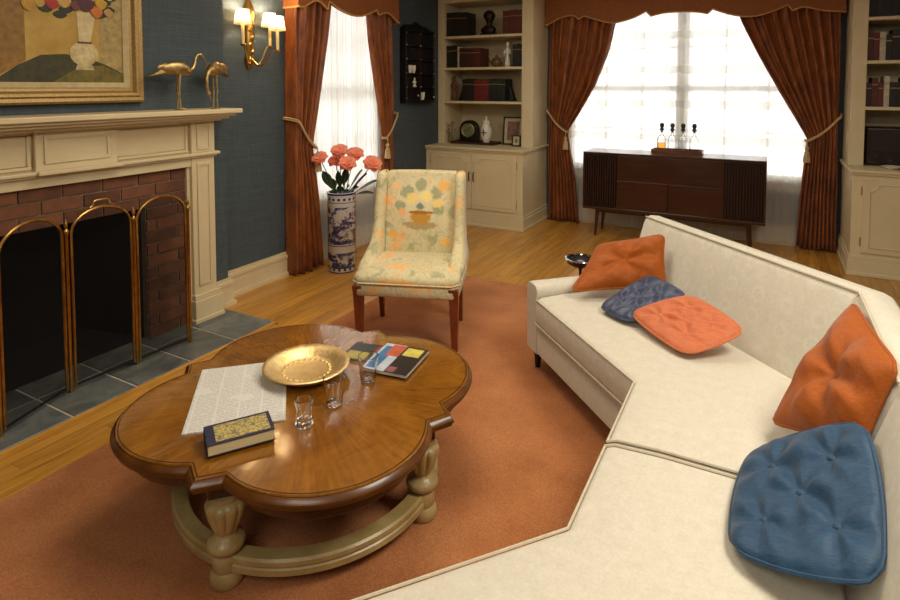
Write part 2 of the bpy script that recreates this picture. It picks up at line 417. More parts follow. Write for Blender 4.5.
def tag(o, label=None, cat=None, group=None, kind=None):
    for k, v in (('label', label), ('category', cat), ('group', group), ('kind', kind)):
        if v: o[k] = v
    return o
def thing(name, loc, label, cat, group=None, rz=0.):
    o = bpy.data.objects.new(name, None); COL.objects.link(o); o.empty_display_size = .1
    o.location = loc; o.rotation_euler = (0, 0, rz); return tag(o, label, cat, group)
def copy_tree(o, parent=None):
    c = o.copy(); COL.objects.link(c); c.parent = parent
    for ch in list(o.children): copy_tree(ch, c)
    return c
def B(*a): return MB().box(*a)
def inst(name, me, parent, loc, rot=(0, 0, 0), scale=(1, 1, 1), mat=None):
    o = bpy.data.objects.new(name, me); COL.objects.link(o); o.parent = parent; o.location = loc; o.rotation_euler = rot; o.scale = scale; return o
def struct(o): o['kind'] = 'structure'; return o
def ssin(t): return math.sin(t)
def lerp(a, b, t): return a + (b - a) * t
def smooth(t): return t * t * (3 - 2 * t)
def interp(tab, z):
    if z <= tab[0][0]: return tab[0][1:]
    for a, b in zip(tab, tab[1:]):
        if z <= b[0]:
            t = smooth((z - a[0]) / (b[0] - a[0])); return tuple(lerp(p, q, t) for p, q in zip(a[1:], b[1:]))
    return tab[-1][1:]

# ================================================================== ROOM SHELL
XL, XR, YB, YF, ZC = -3.45, 2.6, 6.5, -2.2, 2.72
floor = struct(B(XL - .6, XR, YF, YB + .1, -.06, -.02).build('floor', 'grout'))
PW = .076
plank_len = [.9, 1.2, 1.55, 1.9]
plank_me = {}
for L in plank_len + [.62]:
    bm_ = B(-PW / 2 + .0007, PW / 2 - .0007, 0, L - .0012, 0, .02)
    me = bm_.mesh('plank'); me.materials.append(MAT['oak']); plank_me[L] = me
rest = MB()
def planks():
    nx = int((XR - XL) / PW) + 1
    for i in range(nx):
        x = XL + PW * (i + .5)
        y = YF - random.random() * 1.2
        while y < YB:
            L = random.choice(plank_len)
            y1 = min(y + L, YB)
            if y1 - y < .12: y = y1; continue
            inview = (x < -2.3 and y1 > .85) or (y1 > 3.9 and x < 1.25 and x > -2.35 and y1 > 4.1) or (x > .0 and y1 > 4.2 and x < 1.25)
            onhearth = x < -2.80 and y1 > .79 and y < 2.72
            if onhearth:                      # boards stop at the slate hearth
                if y < .70: rest.box(x - PW / 2 + .0007, x + PW / 2 - .0007, max(y, YF), .785, -.02, 0)
                if y1 > 2.735:
                    q = 2.726
                    inst('plank', plank_me[.62], floor, Vector((x, q, -.02)) - floor.location, scale=(1, (y1 - q) / .62, 1))
            elif inview and y > YF:
                inst('plank', plank_me[L], floor, Vector((x, y, -.02)) - floor.location, scale=(1, (y1 - y) / L, 1))
            else:
                rest.box(x - PW / 2 + .0007, x + PW / 2 - .0007, max(y, YF) + .0006, y1 - .0006, -.02, 0)
            y = y1
planks()
o = rest.build('far_planks', 'oak', floor, world=True); o['kind'] = 'stuff'
# thin border board of the hearth
B(-2.812, -2.792, .785, 2.722, -.02, .003).build('border_board', 'oak', floor, world=True, bevel=.002)

# ---- left wall with window opening (window_1) and fireplace opening
W1 = (3.74, 4.74, .55, 2.42)
wl = MB()
T = .14
wl.box(XL - T, XL, YF, 1.33, -.02, ZC); wl.box(XL - T, XL, 1.33, 2.17, .81, ZC); wl.box(XL - T, XL, 2.17, W1[0], -.02, ZC)
wl.box(XL - T, XL, W1[0], W1[1], -.02, W1[2]); wl.box(XL - T, XL, W1[0], W1[1], W1[3], ZC); wl.box(XL - T, XL, W1[1], YB + T, -.02, ZC)
struct(wl.build('wall_left', 'wallpaper'))
XB = -3.33
cb = MB(); cb.box(XL, XB, .70, 1.06, 0, ZC); cb.box(XL, XB, 2.44, 2.80, 0, ZC); cb.box(XL, XB, 1.06, 2.44, 1.035, ZC)
struct(cb.build('wall_chimney', 'wallpaper'))
# ---- back wall with wide window opening (window_2)
W2 = (-1.98, .40, .62, 2.42)
wb = MB()
wb.box(XL, W2[0], YB, YB + T, -.02, ZC); wb.box(W2[1], XR, YB, YB + T, -.02, ZC)
wb.box(W2[0], W2[1], YB, YB + T, -.02, W2[2]); wb.box(W2[0], W2[1], YB, YB + T, W2[3], ZC)
struct(wb.build('wall_back', 'wallpaper'))
struct(B(XR, XR + T, YF, YB + T, -.02, ZC).build('wall_right', 'wallpaper'))
struct(B(XL - T, XR + T, YF - T, YF, -.02, ZC).build('wall_front', 'wallpaper'))
struct(B(XL - T, XR + T, YF - T, YB + T, ZC, ZC + .1).build('ceiling', 'ceiling'))

def baseboard(name, x0, x1, y0, y1, axis, out):
    m = MB()
    for d, z0, z1 in ((.026, 0, .145), (.034, .145, .168), (.020, .168, .19), (.040, 0, .028)):
        if axis == 'y': m.box(x0, x0 + d * out, y0, y1, z0, z1) if out > 0 else m.box(x0 - d, x0, y0, y1, z0, z1)
        else: m.box(x0, x1, y0 - d, y0, z0, z1)
    return struct(m.build(name, 'cream'))
baseboard('baseboard_left', XL, XL, 2.80, 5.69, 'y', 1)
baseboard('baseboard_back', -2.215, .595, YB, YB, 'x', -1)
b = MB()
for d, z0, z1 in ((.026, 0, .145), (.034, .145, .168), (.020, .168, .19), (.040, 0, .028)): b.box(XB, XB + d, 2.672, 2.80 + d, z0, z1); b.box(XL + .04, XB, 2.80, 2.80 + d, z0, z1)
struct(b.build('baseboard_chimney', 'cream'))

# ---- windows
def window(name, axis, s0, s1, z0, z1, plane, out, nuni):
    """axis: 'y' (in left wall) or 'x' (in back wall). out: direction out of the room."""
    def bx(m, a0, a1, d0, d1, q0, q1):
        p0, p1 = sorted((plane + out * d0, plane + out * d1))
        if axis == 'y': m.box(p0, p1, a0, a1, q0, q1)
        else: m.box(a0, a1, p0, p1, q0, q1)
        return m
    fr = MB()
    for a0, a1, q0, q1 in ((s0 - .09, s0 + .01, z0 - .1, z1 + .1), (s1 - .01, s1 + .09, z0 - .1, z1 + .1), (s0, s1, z1 - .01, z1 + .1), (s0, s1, z0 - .1, z0 + .01)): bx(fr, a0, a1, -.022, .10, q0, q1)
    root = struct(fr.build(name, 'white'))
    bx(MB(), s0 - .12, s1 + .12, -.034, .03, z0 - .02, z0 + .015).build('window_sill', 'white', root, world=True, bevel=.004)
    gap = .03; w = (s1 - s0 - gap * (nuni - 1)) / nuni
    for u in range(nuni):
        a0 = s0 + u * (w + gap); a1 = a0 + w
        if u: bx(MB(), a0 - gap, a0, .05, .11, z0, z1).build('mullion', 'white', root, world=True)
        zm = (z0 + z1) / 2
        for k, (q0, q1, dd) in enumerate(((z0, zm + .02, .03), (zm - .02, z1, .06))):
            m = MB()
            for c in ((a0, a0 + .045, q0, q1), (a1 - .045, a1, q0, q1), (a0, a1, q0, q0 + .05), (a0, a1, q1 - .045, q1)): bx(m, c[0], c[1], dd, dd + .028, c[2], c[3])
            for f in (1, 2): c = lerp(a0, a1, f / 3); bx(m, c - .009, c + .009, dd + .004, dd + .024, q0, q1)
            c = (q0 + q1) / 2; bx(m, a0, a1, dd + .004, dd + .024, c - .009, c + .009)
            sash = m.build('sash', 'white', root, world=True)
            for f in range(3):
                for g in range(2):
                    xa, xb = lerp(a0 + .045, a1 - .045, f / 3), lerp(a0 + .045, a1 - .045, (f + 1) / 3); za, zb = lerp(q0 + .05, q1 - .045, g / 2), lerp(q0 + .05, q1 - .045, (g + 1) / 2)
                    bx(MB(), xa, xb, dd + .012, dd + .016, za, zb).build('pane', 'pane', sash, world=True)
    return root
window('window_1', 'y', W1[0], W1[1], W1[2], W1[3], XL, -1, 1)
window('window_2', 'x', W2[0], W2[1], W2[2], W2[3], YB, 1, 2)

# ================================================================== FIREPLACE
# hearth of slate tiles
hearth = struct(B(-3.45, -2.812, .788, 2.722, -.02, .0).build('hearth', 'grout'))
ys = [.79, .838, 1.153, 1.468, 1.783, 2.098, 2.413, 2.72]
for i in range(len(ys) - 1):
    for x0, x1 in ((-3.128, -2.815), (-3.445, -3.134)):
        B(x0, x1, ys[i] + .005, ys[i + 1] - .005, -.018, .003 + random.random() * .002).build('slate_tile', 'slate', hearth, world=True, bevel=.003, seg=1)
# firebox recess
fb = MB()
for d in (0,):
    fb.add([(-3.335, 1.33, 0), (-3.335, 2.17, 0), (-3.335, 2.17, .81), (-3.335, 1.33, .81), (-3.85, 1.45, 0), (-3.85, 2.05, 0), (-3.85, 2.05, .81), (-3.85, 1.45, .81)],
           [(4, 5, 6, 7), (0, 4, 7, 3), (1, 5, 6, 2), (3, 2, 6, 7), (0, 1, 5, 4)])
struct(fb.build('wall_firebox', 'soot', solid=.02))
# brick surround
mb_ = MB(); mb_.box(-3.335, -3.29, 1.06, 1.335, 0, 1.035); mb_.box(-3.335, -3.29, 2.165, 2.44, 0, 1.035); mb_.box(-3.335, -3.29, 1.335, 2.165, .812, 1.035)
sur = struct(mb_.build('wall_brick_surround', 'mortar'))
bricks_me = {}
def brick(y0, y1, z, root, x0=-3.30, x1=-3.279):
    L = round(y1 - y0, 3)
    if L not in bricks_me:
        me = B(0, x1 - x0, 0, L, 0, .062).mesh('brick'); me.materials.append(MAT['brick']); bricks_me[L] = me
    inst('brick', bricks_me[L], root, Vector((x0 + random.uniform(-.002, .002), y0, z)) - root.location)
for k in range(14):
    z = 1.03 - .0738 * (k + 1) + .006
    if z < 0: break
    if k < 3:
        y = 1.064 - (.106 if k % 2 else 0)
        while y < 2.436:
            a, c = max(y, 1.064), min(y + .2, 2.436)
            if c - a > .02: brick(a, c, z, sur)
            y += .212
    else:
        for s0 in (1.064, 2.168):
            if k % 2: brick(s0, s0 + .2, z, sur); brick(s0 + .212, s0 + .268, z, sur)
            else: brick(s0, s0 + .056, z, sur); brick(s0 + .068, s0 + .268, z, sur)

mt = thing('fireplace_mantel', (-3.28, 1.75, 0), 'cream painted wooden mantelpiece with panelled frieze around the brick fireplace', 'mantelpiece')
MX = XB
def mp(name, *bs, bevel=.004):
    m = MB()
    for q in bs: m.box(*q)
    return m.build(name, 'cream', mt, world=True, bevel=bevel)
mp('mantel_shelf', (MX, -3.07, .77, 2.73, 1.372, 1.402), bevel=.006)
mp('shelf_moulding', (MX, -3.10, .80, 2.70, 1.355, 1.372), (MX, -3.13, .83, 2.67, 1.338, 1.355), (MX, -3.17, .855, 2.645, 1.322, 1.338))
mp('frieze', (MX, -3.265, 1.042, 2.458, 1.10, 1.33))
mp('center_block', (-3.265, -3.235, 1.55, 1.972, 1.112, 1.33))
def framed(name, y0, y1, z0, z1, x, w=.02, d=.008):
    m = MB()
    for q in ((x, x + d, y0, y1, z0, z0 + w), (x, x + d, y0, y1, z1 - w, z1), (x, x + d, y0, y0 + w, z0 + w, z1 - w), (x, x + d, y1 - w, y1, z0 + w, z1 - w)): m.box(*q)
    return m.build(name, 'cream', mt, world=True, bevel=.003)
framed('panel_moulding', 1.59, 1.932, 1.15, 1.30, -3.235)
framed('panel_moulding', 1.982, 2.445, 1.125, 1.32, -3.265, .018, .01)
framed('panel_moulding', 1.055, 1.54, 1.125, 1.32, -3.265, .018, .01)
mp('ledge_moulding', (MX, -3.205, .845, 2.655, 1.098, 1.118), (MX, -3.222, .86, 2.64, 1.084, 1.098), bevel=.006)
mp('architrave', (MX, -3.245, 1.042, 2.458, 1.03, 1.086))
mp('center_ledge', (-3.205, -3.185, 1.54, 1.982, 1.098, 1.118))
for y0, y1 in ((2.458, 2.63), (.87, 1.042)):
    mp('pilaster', (MX, -3.24, y0, y1, .14, 1.086), bevel=.004)
    framed('pilaster_panel', y0 + .035, y1 - .035, .24, 1.05, -3.24, .016, .008)
    framed('capital_panel', y0 + .035, y1 - .035, 1.135, 1.305, -3.235, .014, .008)
    mp('capital', (MX, -3.235, y0 - .002, y1 + .002, 1.118, 1.325))
    mp('plinth', (MX, -3.215, y0 - .012, y1 + .03, .004, .15), (MX, -3.225, y0 - .006, y1 + .022, .15, .185), (MX, -3.205, y0 - .02, y1 + .036, .004, .03), bevel=.004)
    mp('inner_trim', (MX, -3.262, y1 if y0 < 1.5 else y0 - .022, y1 + .022 if y0 < 1.5 else y0, .004, 1.03))

# three-fold screen
fs = thing('fireplace_screen', (-3.03, 1.75, .004), 'arched three-panel brass fire screen with black wire mesh on the slate hearth', 'fire screen')
def screen_panel(p0, p1, handle):
    p0, p1 = Vector(p0), Vector(p1); d = (p1 - p0); L = d.length; d.normalize()
    def at(s, z): return (p0 + d * s) + Vector((0, 0, z))
    zs, rise = .80, .118
    arch = [at(L / 2 - (L / 2 - .008) * math.cos(PI * k / 20), zs + rise * math.sin(PI * k / 20)) for k in range(21)]
    path = [at(.008, .02)] + arch + [at(L - .008, .02)]
    m = MB().tube(path, .0075, 8)
    fr = m.build('panel_frame', 'brass', fs, world=True, smooth=True)
    MB().tube([at(.008, .03), at(L - .008, .03)], .006, 6).build('bottom_rail', 'iron', fs, world=True, smooth=True)
    pts = [at(.008, .03)] + arch + [at(L - .008, .03)]
    MB().add(pts, [tuple(range(len(pts)))]).build('wire_mesh', 'mesh', fs, world=True)
    if handle:
        c = L / 2; zt = zs + rise
        MB().tube([at(c - .055, zt + .002), at(c - .04, zt + .014), at(c - .036, zt + .03), at(c - .026, zt + .036), at(c + .026, zt + .036), at(c + .036, zt + .03), at(c + .04, zt + .014), at(c + .055, zt + .002)], .0055, 8).build('handle', 'brass', fs, world=True, smooth=True)
    return at
a = screen_panel((-2.93, 1.235, .004), (-3.05, 1.572, .004), False)
screen_panel((-3.05, 1.60, .004), (-3.035, 1.918, .004), True)
screen_panel((-3.035, 1.936, .004), (-3.02, 2.245, .004), False)
for x, y in ((-3.05, 1.586), (-3.035, 1.927), (-3.02, 2.255), (-2.93, 1.226)):
    MB().lathe([(.009, 0), (.009, .80), (.013, .81), (.013, .825), (.006, .835), (.010, .85), (.008, .862), (.002, .885)], 10, (x, y, .004)).build('post', 'brass', fs, world=True, smooth=True)

# painting over the mantel
def painting():
    root = thing('framed_painting', (-3.33, 1.75, 1.455), 'gilt framed still life painting of flowers in a white vase above the mantel', 'painting')
    y0, y1, z0, z1 = 1.32, 2.18, 1.455, 2.45
    def mould(name, prof, mat):
        # prof: list of (inset, x) cross-section, mitred around the rectangle
        rings = []
        for ins, x in prof: rings.append([(x, y0 + ins, z0 + ins), (x, y1 - ins, z0 + ins), (x, y1 - ins, z1 - ins), (x, y0 + ins, z1 - ins)])
        m = MB(); n = len(prof); vs = [p for r in rings for p in r]; fs_ = []
        for j in range(n):
            j2 = (j + 1) % n
            for i in range(4): i2 = (i + 1) % 4; fs_.append((j * 4 + i, j * 4 + i2, j2 * 4 + i2, j2 * 4 + i))
        m.add(vs, fs_); return m.build(name, mat, root, world=True)
    mould('frame', [(0, -3.329), (0, -3.29), (.012, -3.278), (.03, -3.284), (.04, -3.272), (.055, -3.278), (.068, -3.296), (.082, -3.30), (.082, -3.329)], 'gilt_frame')
    mould('liner', [(.082, -3.329), (.082, -3.298), (.09, -3.295), (.115, -3.306), (.115, -3.329)], 'liner')
    MB().box(-3.328, -3.3125, y0 + .11, y1 - .11, z0 + .11, z1 - .11).build('canvas', M('ochre painted ground', (168, 130, 44), (196, 164, 84), scale=7, detail=6, rough=.6), root, world=True)
    lay = [0]
    def shape(name, pts, c, c2=None):
        lay[0] += 1; x = -3.3125 + .0004 * lay[0]
        mt_ = M(name + ' oil', c, c2 or tuple(int(v * .7) for v in c), scale=26, detail=5, rough=.55, bump=.3)
        n = len(pts)
        m = MB().loft([[(-3.313, p[0], p[1]) for p in pts], [(x, p[0], p[1]) for p in pts]])
        return m.build(name, mt_, root, world=True)
    def ell(cy, cz, ry, rz, n=16, wob=0.): return [(cy + ry * (1 + wob * math.sin(5 * t)) * math.cos(t), cz + rz * (1 + wob * math.cos(4 * t)) * math.sin(t)) for t in [2 * PI * k / n for k in range(n)]]
    shape('painted_backdrop', [(1.432, 1.60), (1.56, 1.68), (1.56, 2.33), (1.432, 2.33)], (160, 116, 40))
    shape('painted_curtain', [(1.93, 1.66), (2.068, 1.62), (2.068, 2.33), (1.95, 2.33)], (186, 160, 96))
    shape('painted_table', [(1.432, 1.567), (2.068, 1.567), (2.068, 1.62), (1.97, 1.668), (1.88, 1.70), (1.75, 1.722), (1.63, 1.712), (1.52, 1.655), (1.432, 1.59)], (72, 66, 22), (40, 38, 16))
    shape('painted_tabletop_light', [(1.68, 1.568), (2.067, 1.568), (2.067, 1.615), (1.95, 1.665), (1.86, 1.66), (1.78, 1.63)], (122, 106, 36))
    shape('painted_vase_foot', [(1.80, 1.638), (1.90, 1.638), (1.89, 1.668), (1.81, 1.668)], (206, 190, 140))
    shape('painted_vase_body', ell(1.848, 1.728, .076, .068), (216, 200, 150), (168, 146, 92))
    shape('painted_vase_neck', [(1.822, 1.785), (1.882, 1.785), (1.916, 1.955), (1.812, 1.955)], (214, 198, 152), (184, 162, 110))
    shape('painted_vase_band', [(1.815, 1.783), (1.89, 1.783), (1.89, 1.793), (1.815, 1.793)], (96, 62, 36))
    rr = random.Random(3)
    for cy, cz in ((1.73, 1.93), (1.76, 1.96), (1.99, 1.98), (1.97, 2.02), (1.66, 1.955), (1.80, 2.02), (1.94, 1.95), (2.0, 2.05)):
        shape('painted_leaf', ell(cy, cz, .036, .02, 10, .2), (44, 52, 20))
    for cy, cz, r, c in ((1.58, 1.965, .035, (206, 158, 50)), (1.63, 1.985, .03, (214, 170, 70)), (1.692, 1.99, .04, (186, 40, 20)), (1.75, 2.0, .036, (216, 176, 88)), (1.81, 1.985, .03, (120, 56, 50)),
                         (1.863, 2.0, .045, (84, 30, 52)), (1.919, 1.96, .034, (220, 120, 36)), (1.945, 2.01, .034, (216, 168, 34)), (1.985, 1.965, .026, (206, 160, 90)), (1.70, 2.08, .045, (220, 190, 120)), (1.78, 2.10, .05, (196, 66, 34)),
                         (1.86, 2.12, .05, (226, 196, 120)), (1.94, 2.09, .045, (170, 50, 60)), (1.64, 2.06, .035, (214, 130, 60)), (1.99, 2.06, .03, (230, 210, 150))):
        shape('painted_flower', ell(cy, cz, r, r * .85, 14, .12), c)
painting()

# brass cranes on the mantel
def crane(loc, label, bowed, s=1., rz=0.):
    root = thing('brass_crane', loc, label, 'figurine', 'pair of brass cranes on the mantel', rz)
    zb = .25
    MB().lathe([(.002, -.002), (.032, -.0015), (.034, .004), (.02, .008), (0.003, .009)], 16).build('base', 'brass_dark', root, smooth=True)
    for sx in (-1, 1):
        p = [(sx * .012, .004 * sx, .006), (sx * .011, .0, .09), (sx * .013, -.004, .12), (sx * .012, 0, .16), (sx * .012, .004, zb - .02)]
        MB().tube(p, [.0055, .0045, .007, .005, .009], 8).build('leg', 'brass_dark', root, smooth=True)
        MB().tube([(sx * .012, .004 * sx, .01), (sx * .02, .035, .008)], [.005, .0025], 6).build('foot', 'brass_dark', root, smooth=True)
    # body along +y (head side)
    ctr = [(-.125, .232, .006), (-.10, .245, .02), (-.07, .262, .036), (-.02, .268, .046), (.03, .262, .044), (.065, .252, .032), (.085, .252, .016)]
    rings = [[(r * .85 * math.cos(2 * PI * k / 14), y, z + r * math.sin(2 * PI * k / 14)) for k in range(14)] for y, z, r in ctr]
    MB().loft(rings).build('body', 'brass_dark', root, smooth=True)
    MB().loft([[(-.018, -.19, .212), (.018, -.19, .212), (.018, -.19, .216), (-.018, -.19, .216)], [(-.026, -.09, .238), (.026, -.09, .238), (.026, -.09, .27), (-.026, -.09, .27)]]).build('tail', 'brass_dark', root, smooth=True, bevel=.003)
    for sx in (-1, 1):
        MB().sphere((sx * .034, -.03, .27), .012, .085, .034).build('wing', 'brass_dark', root, smooth=True)
    if not bowed:
        path = [(0, .075, .252), (0, .10, .27), (0, .112, .30), (0, .118, .335), (0, .13, .358), (0, .152, .362), (0, .17, .345)]
        head, beak = (0, .152, .36), [(0, .165, .355), (0, .185, .325), (0, .20, .296)]
    else:
        path = [(0, .075, .25), (0, .10, .235), (0, .115, .20), (0, .112, .15), (0, .10, .115), (0, .09, .10)]
        head, beak = (0, .092, .105), [(0, .085, .10), (0, .07, .075), (0, .055, .05)]
    MB().tube(path, [.018, .014, .011, .0095, .0095, .010, .008][:len(path)], 10).build('neck', 'brass_dark', root, smooth=True)
    MB().sphere(head, .012, .016, .013).build('head', 'brass_dark', root, smooth=True)
    MB().tube(beak, [.006, .004, .0015], 6).build('beak', 'brass_dark', root, smooth=True)
    root.scale = (s, s, s)
    return root
crane((-3.17, 2.325, 1.402), 'brass crane figurine with raised head standing on the mantel shelf', False, .96, math.radians(-8))
crane((-3.16, 2.585, 1.402), 'brass crane figurine with lowered head beside the other on the mantel', True, .98, math.radians(205))

# ================================================================== WALL SCONCE
def sconce():
    root = thing('wall_sconce', (-3.45, 3.13, 1.68), 'brass three-arm wall sconce with white shades between mantel and drape', 'wall lamp')
    m = MB()
    prof = [(1.675, .006), (1.70, .03), (1.74, .045), (1.80, .034), (1.84, .048), (1.90, .036), (1.96, .046), (2.02, .04), (2.08, .052), (2.14, .046), (2.20, .02), (2.23, .004)]
    m.loft([[(-3.449 + (w * .9) * max(math.sin(PI * k / 11), 0), 3.13 + w * math.cos(PI * k / 11), z) for k in range(12)] for z, w in prof])
    m.build('backplate', 'brass', root, world=True, smooth=True)
    for k in range(7): z = 1.75 + .055 * k; MB().sphere((-3.418, 3.13 + (.012 if k % 2 else -.012), z), .014, .018, .02, 10, 6).build('scroll_leaf', 'brass', root, world=True, smooth=True)
    for (x, y, z) in ((-3.36, 3.0, 1.85), (-3.2, 3.18, 1.81), (-3.36, 3.26, 1.85)):
        d = Vector((x + 3.42, y - 3.13, 0))
        path = []
        for k in range(13):
            t = k / 12; p = Vector((-3.42, 3.13, 0)) + d * t
            path.append((p.x, p.y, 1.76 - .075 * math.sin(PI * min(t * 1.25, 1)) + (z - 1.76) * smooth(t)))
        arm = MB().tube(path, .007, 8).build('arm', 'brass', root, world=True, smooth=True)
        MB().lathe([(.004, -.012), (.016, -.006), (.022, .004), (.019, .008), (.010, .010), (.010, .02)], 14, (x, y, z)).build('candle_cup', 'brass', arm, world=True, smooth=True)
        MB().lathe([(.012, .012), (.012, .165), (.006, .17)], 12, (x, y, z)).build('candle_sleeve', 'candle', arm, world=True, smooth=True)
        MB().lathe([(.004, .17), (.011, .185), (.012, .2), (.006, .222), (.001, .235)], 10, (x, y, z)).build('bulb', 'bulb', arm, world=True, smooth=True)
        MB().lathe([(.062, .15), (.042, .255)], 28, (x, y, z)).v
        sh = MB(); n = 28
        sh.grid(lambda u, v: (x + lerp(.062, .042, v) * math.cos(2 * PI * u), y + lerp(.062, .042, v) * math.sin(2 * PI * u), z + lerp(.15, .255, v)), n, 4, cu=True)
        sh.build('lamp_shade', 'shade', arm, world=True, smooth=True, solid=.0015)
        l = bpy.data.lights.new('sconce_bulb', 'POINT'); l.energy = 4.0; l.color = (1, .78, .5); l.shadow_soft_size = .02
        lo = bpy.data.objects.new('sconce_bulb', l); COL.objects.link(lo); lo.parent = root; lo.location = Vector((x, y, z + .245)) - root.location
sconce()

# ================================================================== DRAPES, SHEERS, PELMETS
def lin_tab(tab, z):
    if z <= tab[0][0]: return tab[0][1:]
    for a, b in zip(tab, tab[1:]):
        if z <= b[0]: t = (z - a[0]) / (b[0] - a[0]); return tuple(lerp(p, q, t) for p, q in zip(a[1:], b[1:]))
    return tab[-1][1:]
def wp(axis, s, d, z): return (XL + d, s, z) if axis == 'y' else (s, YB - d, z)
def drape(axis, tab, folds, label, seed, tie=1.04, ret=False):
    r = random.Random(seed); ph = [r.random() * 6 for _ in range(4)]
    def fn(u, v):
        z = .012 + v * 2.40; s0, s1 = lin_tab(tab, z)
        squeeze = math.exp(-((z - tie) / .28) ** 2)
        uu = u + .018 * math.sin(6 * u + 3 * z + ph[0])
        amp = .028 * (1 - .45 * squeeze)
        dep = .112 + amp * math.sin(2 * PI * folds * uu + ph[1]) + .008 * math.sin(2 * PI * folds * 2.3 * uu + ph[2]) + .006 * math.sin(4 * z + ph[3] + 9 * u)
        if z < tie: dep += .01 * math.sin(PI * min((tie - z) / tie, 1))
        sag = 0
        if ret and u < .09: return wp(axis, s0, lerp(.012, min(dep, .146), u / .09), z)
        return wp(axis, lerp(s0, s1, (u - .09) / .91 if ret else u) + sag, min(dep, .148), z + (.015 * math.sin(9 * u + ph[0]) * (1 - v) ** 8))
    o = MB().grid(fn, 110, 40).build('drape', 'drape', None, smooth=True, angle=180)
    m = o.modifiers.new('solidify', 'SOLIDIFY'); m.thickness = .005; m.offset = 0
    return tag(o, label, 'curtain', 'rust velvet drapes')
drape('y', [(0, 3.475, 3.80), (.55, 3.475, 3.74), (1.04, 3.485, 3.67), (1.4, 3.49, 3.755), (2.0, 3.50, 3.89), (2.42, 3.52, 3.95)], 4.6, 'rust velvet drape tied back between the brass sconce and the porcelain vase', 1, ret=True)
drape('y', [(0, 4.60, 4.90), (.55, 4.64, 4.89), (1.04, 4.70, 4.88), (1.4, 4.64, 4.90), (2.0, 4.50, 4.90), (2.42, 4.44, 4.90)], 4, 'narrow rust velvet drape tied back beside the dark wall display rack', 2)
drape('x', [(0, -2.205, -1.84), (.5, -2.20, -1.88), (1.04, -2.19, -1.975), (1.25, -2.195, -1.84), (1.55, -2.20, -1.67), (1.95, -2.21, -1.52), (2.42, -2.21, -1.42)], 8, 'rust velvet drape tied back next to the bookcase holding the arched clock', 3)
drape('x', [(0, .27, .585), (.5, .29, .58), (1.06, .335, .575), (1.47, .11, .575), (1.85, -.09, .57), (2.2, -.255, .565), (2.42, -.31, .565)], 9, 'wide rust velvet drape tied back between the console and the other bookcase', 4)

def sheer(axis, s0, s1, folds, label, rows):
    r = random.Random(folds)
    def fn(u, v, d0=.058, am=.010):
        s = lerp(s0, s1, u); z = .02 + v * 2.40
        return wp(axis, s, d0 - .006 + am * math.sin(2 * PI * folds * u) * (.6 + .4 * math.sin(17 * u)) + .004 * math.sin(2 * PI * folds * 2.7 * u), z)
    root = MB().grid(fn, 240, 8).build('sheer_curtain', 'sheer', None, smooth=True, angle=180)
    tag(root, label, 'curtain')
    for zc in rows:
        n = max(4, int((s1 - s0) / .17))
        def fl(u, v):
            sc = abs(math.sin(PI * n * u)) ** .6
            zb = zc - .055 - .03 * sc
            p = fn(u, 0, .0585); s = lerp(s0, s1, u)
            dd = (p[0] - XL) if axis == 'y' else (YB - p[1])
            return wp(axis, s, dd + .0035, lerp(zb, zc, v))
        MB().grid(fl, 240, 3).build('lace_ruffle', 'lace', root, world=True, smooth=True, angle=180)
    return root
sheer('y', 3.60, 4.80, 17, 'white sheer curtain hanging behind the porcelain vase of coral flowers', [])
sheer('x', -2.08, .45, 34, 'wide white sheer curtain with scalloped ruffles behind the walnut console', [2.12, 1.76, 1.40, 1.04])

def pelmet(axis, prof, D, label):
    s0, s1 = prof[0][0], prof[-1][0]
    root = thing('window_pelmet', wp(axis, (s0 + s1) / 2, D / 2, 2.2), label, 'pelmet', 'rust window pelmets')
    # finer profile, smoothed between the cusps
    pts = []
    for a, b in zip(prof, prof[1:]):
        n = 6
        for k in range(n): pts.append((lerp(a[0], b[0], k / n), lerp(a[1], b[1], k / n)))
    pts.append(prof[-1])
    zt = 2.60
    def fn_board(off): return [wp(axis, s, D - off, z) for s, z in pts] + [wp(axis, s1, D - off, zt), wp(axis, s0, D - off, zt)]
    MB().loft([fn_board(0), fn_board(.02)]).build('front_board', 'pelmet', root, world=True)
    for s, z, sg in ((s0, prof[0][1], 1), (s1, prof[-1][1], -1)):
        ps = [wp(axis, s, .0, z), wp(axis, s, D - .02, z), wp(axis, s, D - .02, zt), wp(axis, s, .0, zt)]
        ps2 = [wp(axis, s + sg * .02, .0, z), wp(axis, s + sg * .02, D - .02, z), wp(axis, s + sg * .02, D - .02, zt), wp(axis, s + sg * .02, .0, zt)]
        MB().loft([ps, ps2]).build('side_return', 'pelmet', root, world=True)
    tr = MB().tube([wp(axis, s0, .004, prof[0][1])] + [wp(axis, s, D + .004, z + .004) for s, z in pts] + [wp(axis, s1, .004, prof[-1][1])], .0085, 8)
    tr.build('braid_trim', 'braid', root, world=True, smooth=True)
    return root
def spline(prof, cusps):
    """Catmull-Rom through the points, broken at cusp indices."""
    out = []; segs = []; cur = [prof[0]]
    for i in range(1, len(prof)):
        cur.append(prof[i])
        if i in cusps or i == len(prof) - 1: segs.append(cur); cur = [prof[i]]
    for sgm in segs:
        for i in range(len(sgm) - 1):
            p1, p2 = sgm[i], sgm[i + 1]; p0 = sgm[i - 1] if i else p1; p3 = sgm[i + 2] if i + 2 < len(sgm) else p2
            for k in range(4):
                t = k / 4; f = lambda a, b, c, d: .5 * (2 * b + (c - a) * t + (2 * a - 5 * b + 4 * c - d) * t * t + (3 * b - a - 3 * c + d) * t ** 3)
                out.append((f(p0[0], p1[0], p2[0], p3[0]), f(p0[1], p1[1], p2[1], p3[1])))
    out.append(prof[-1]); return out
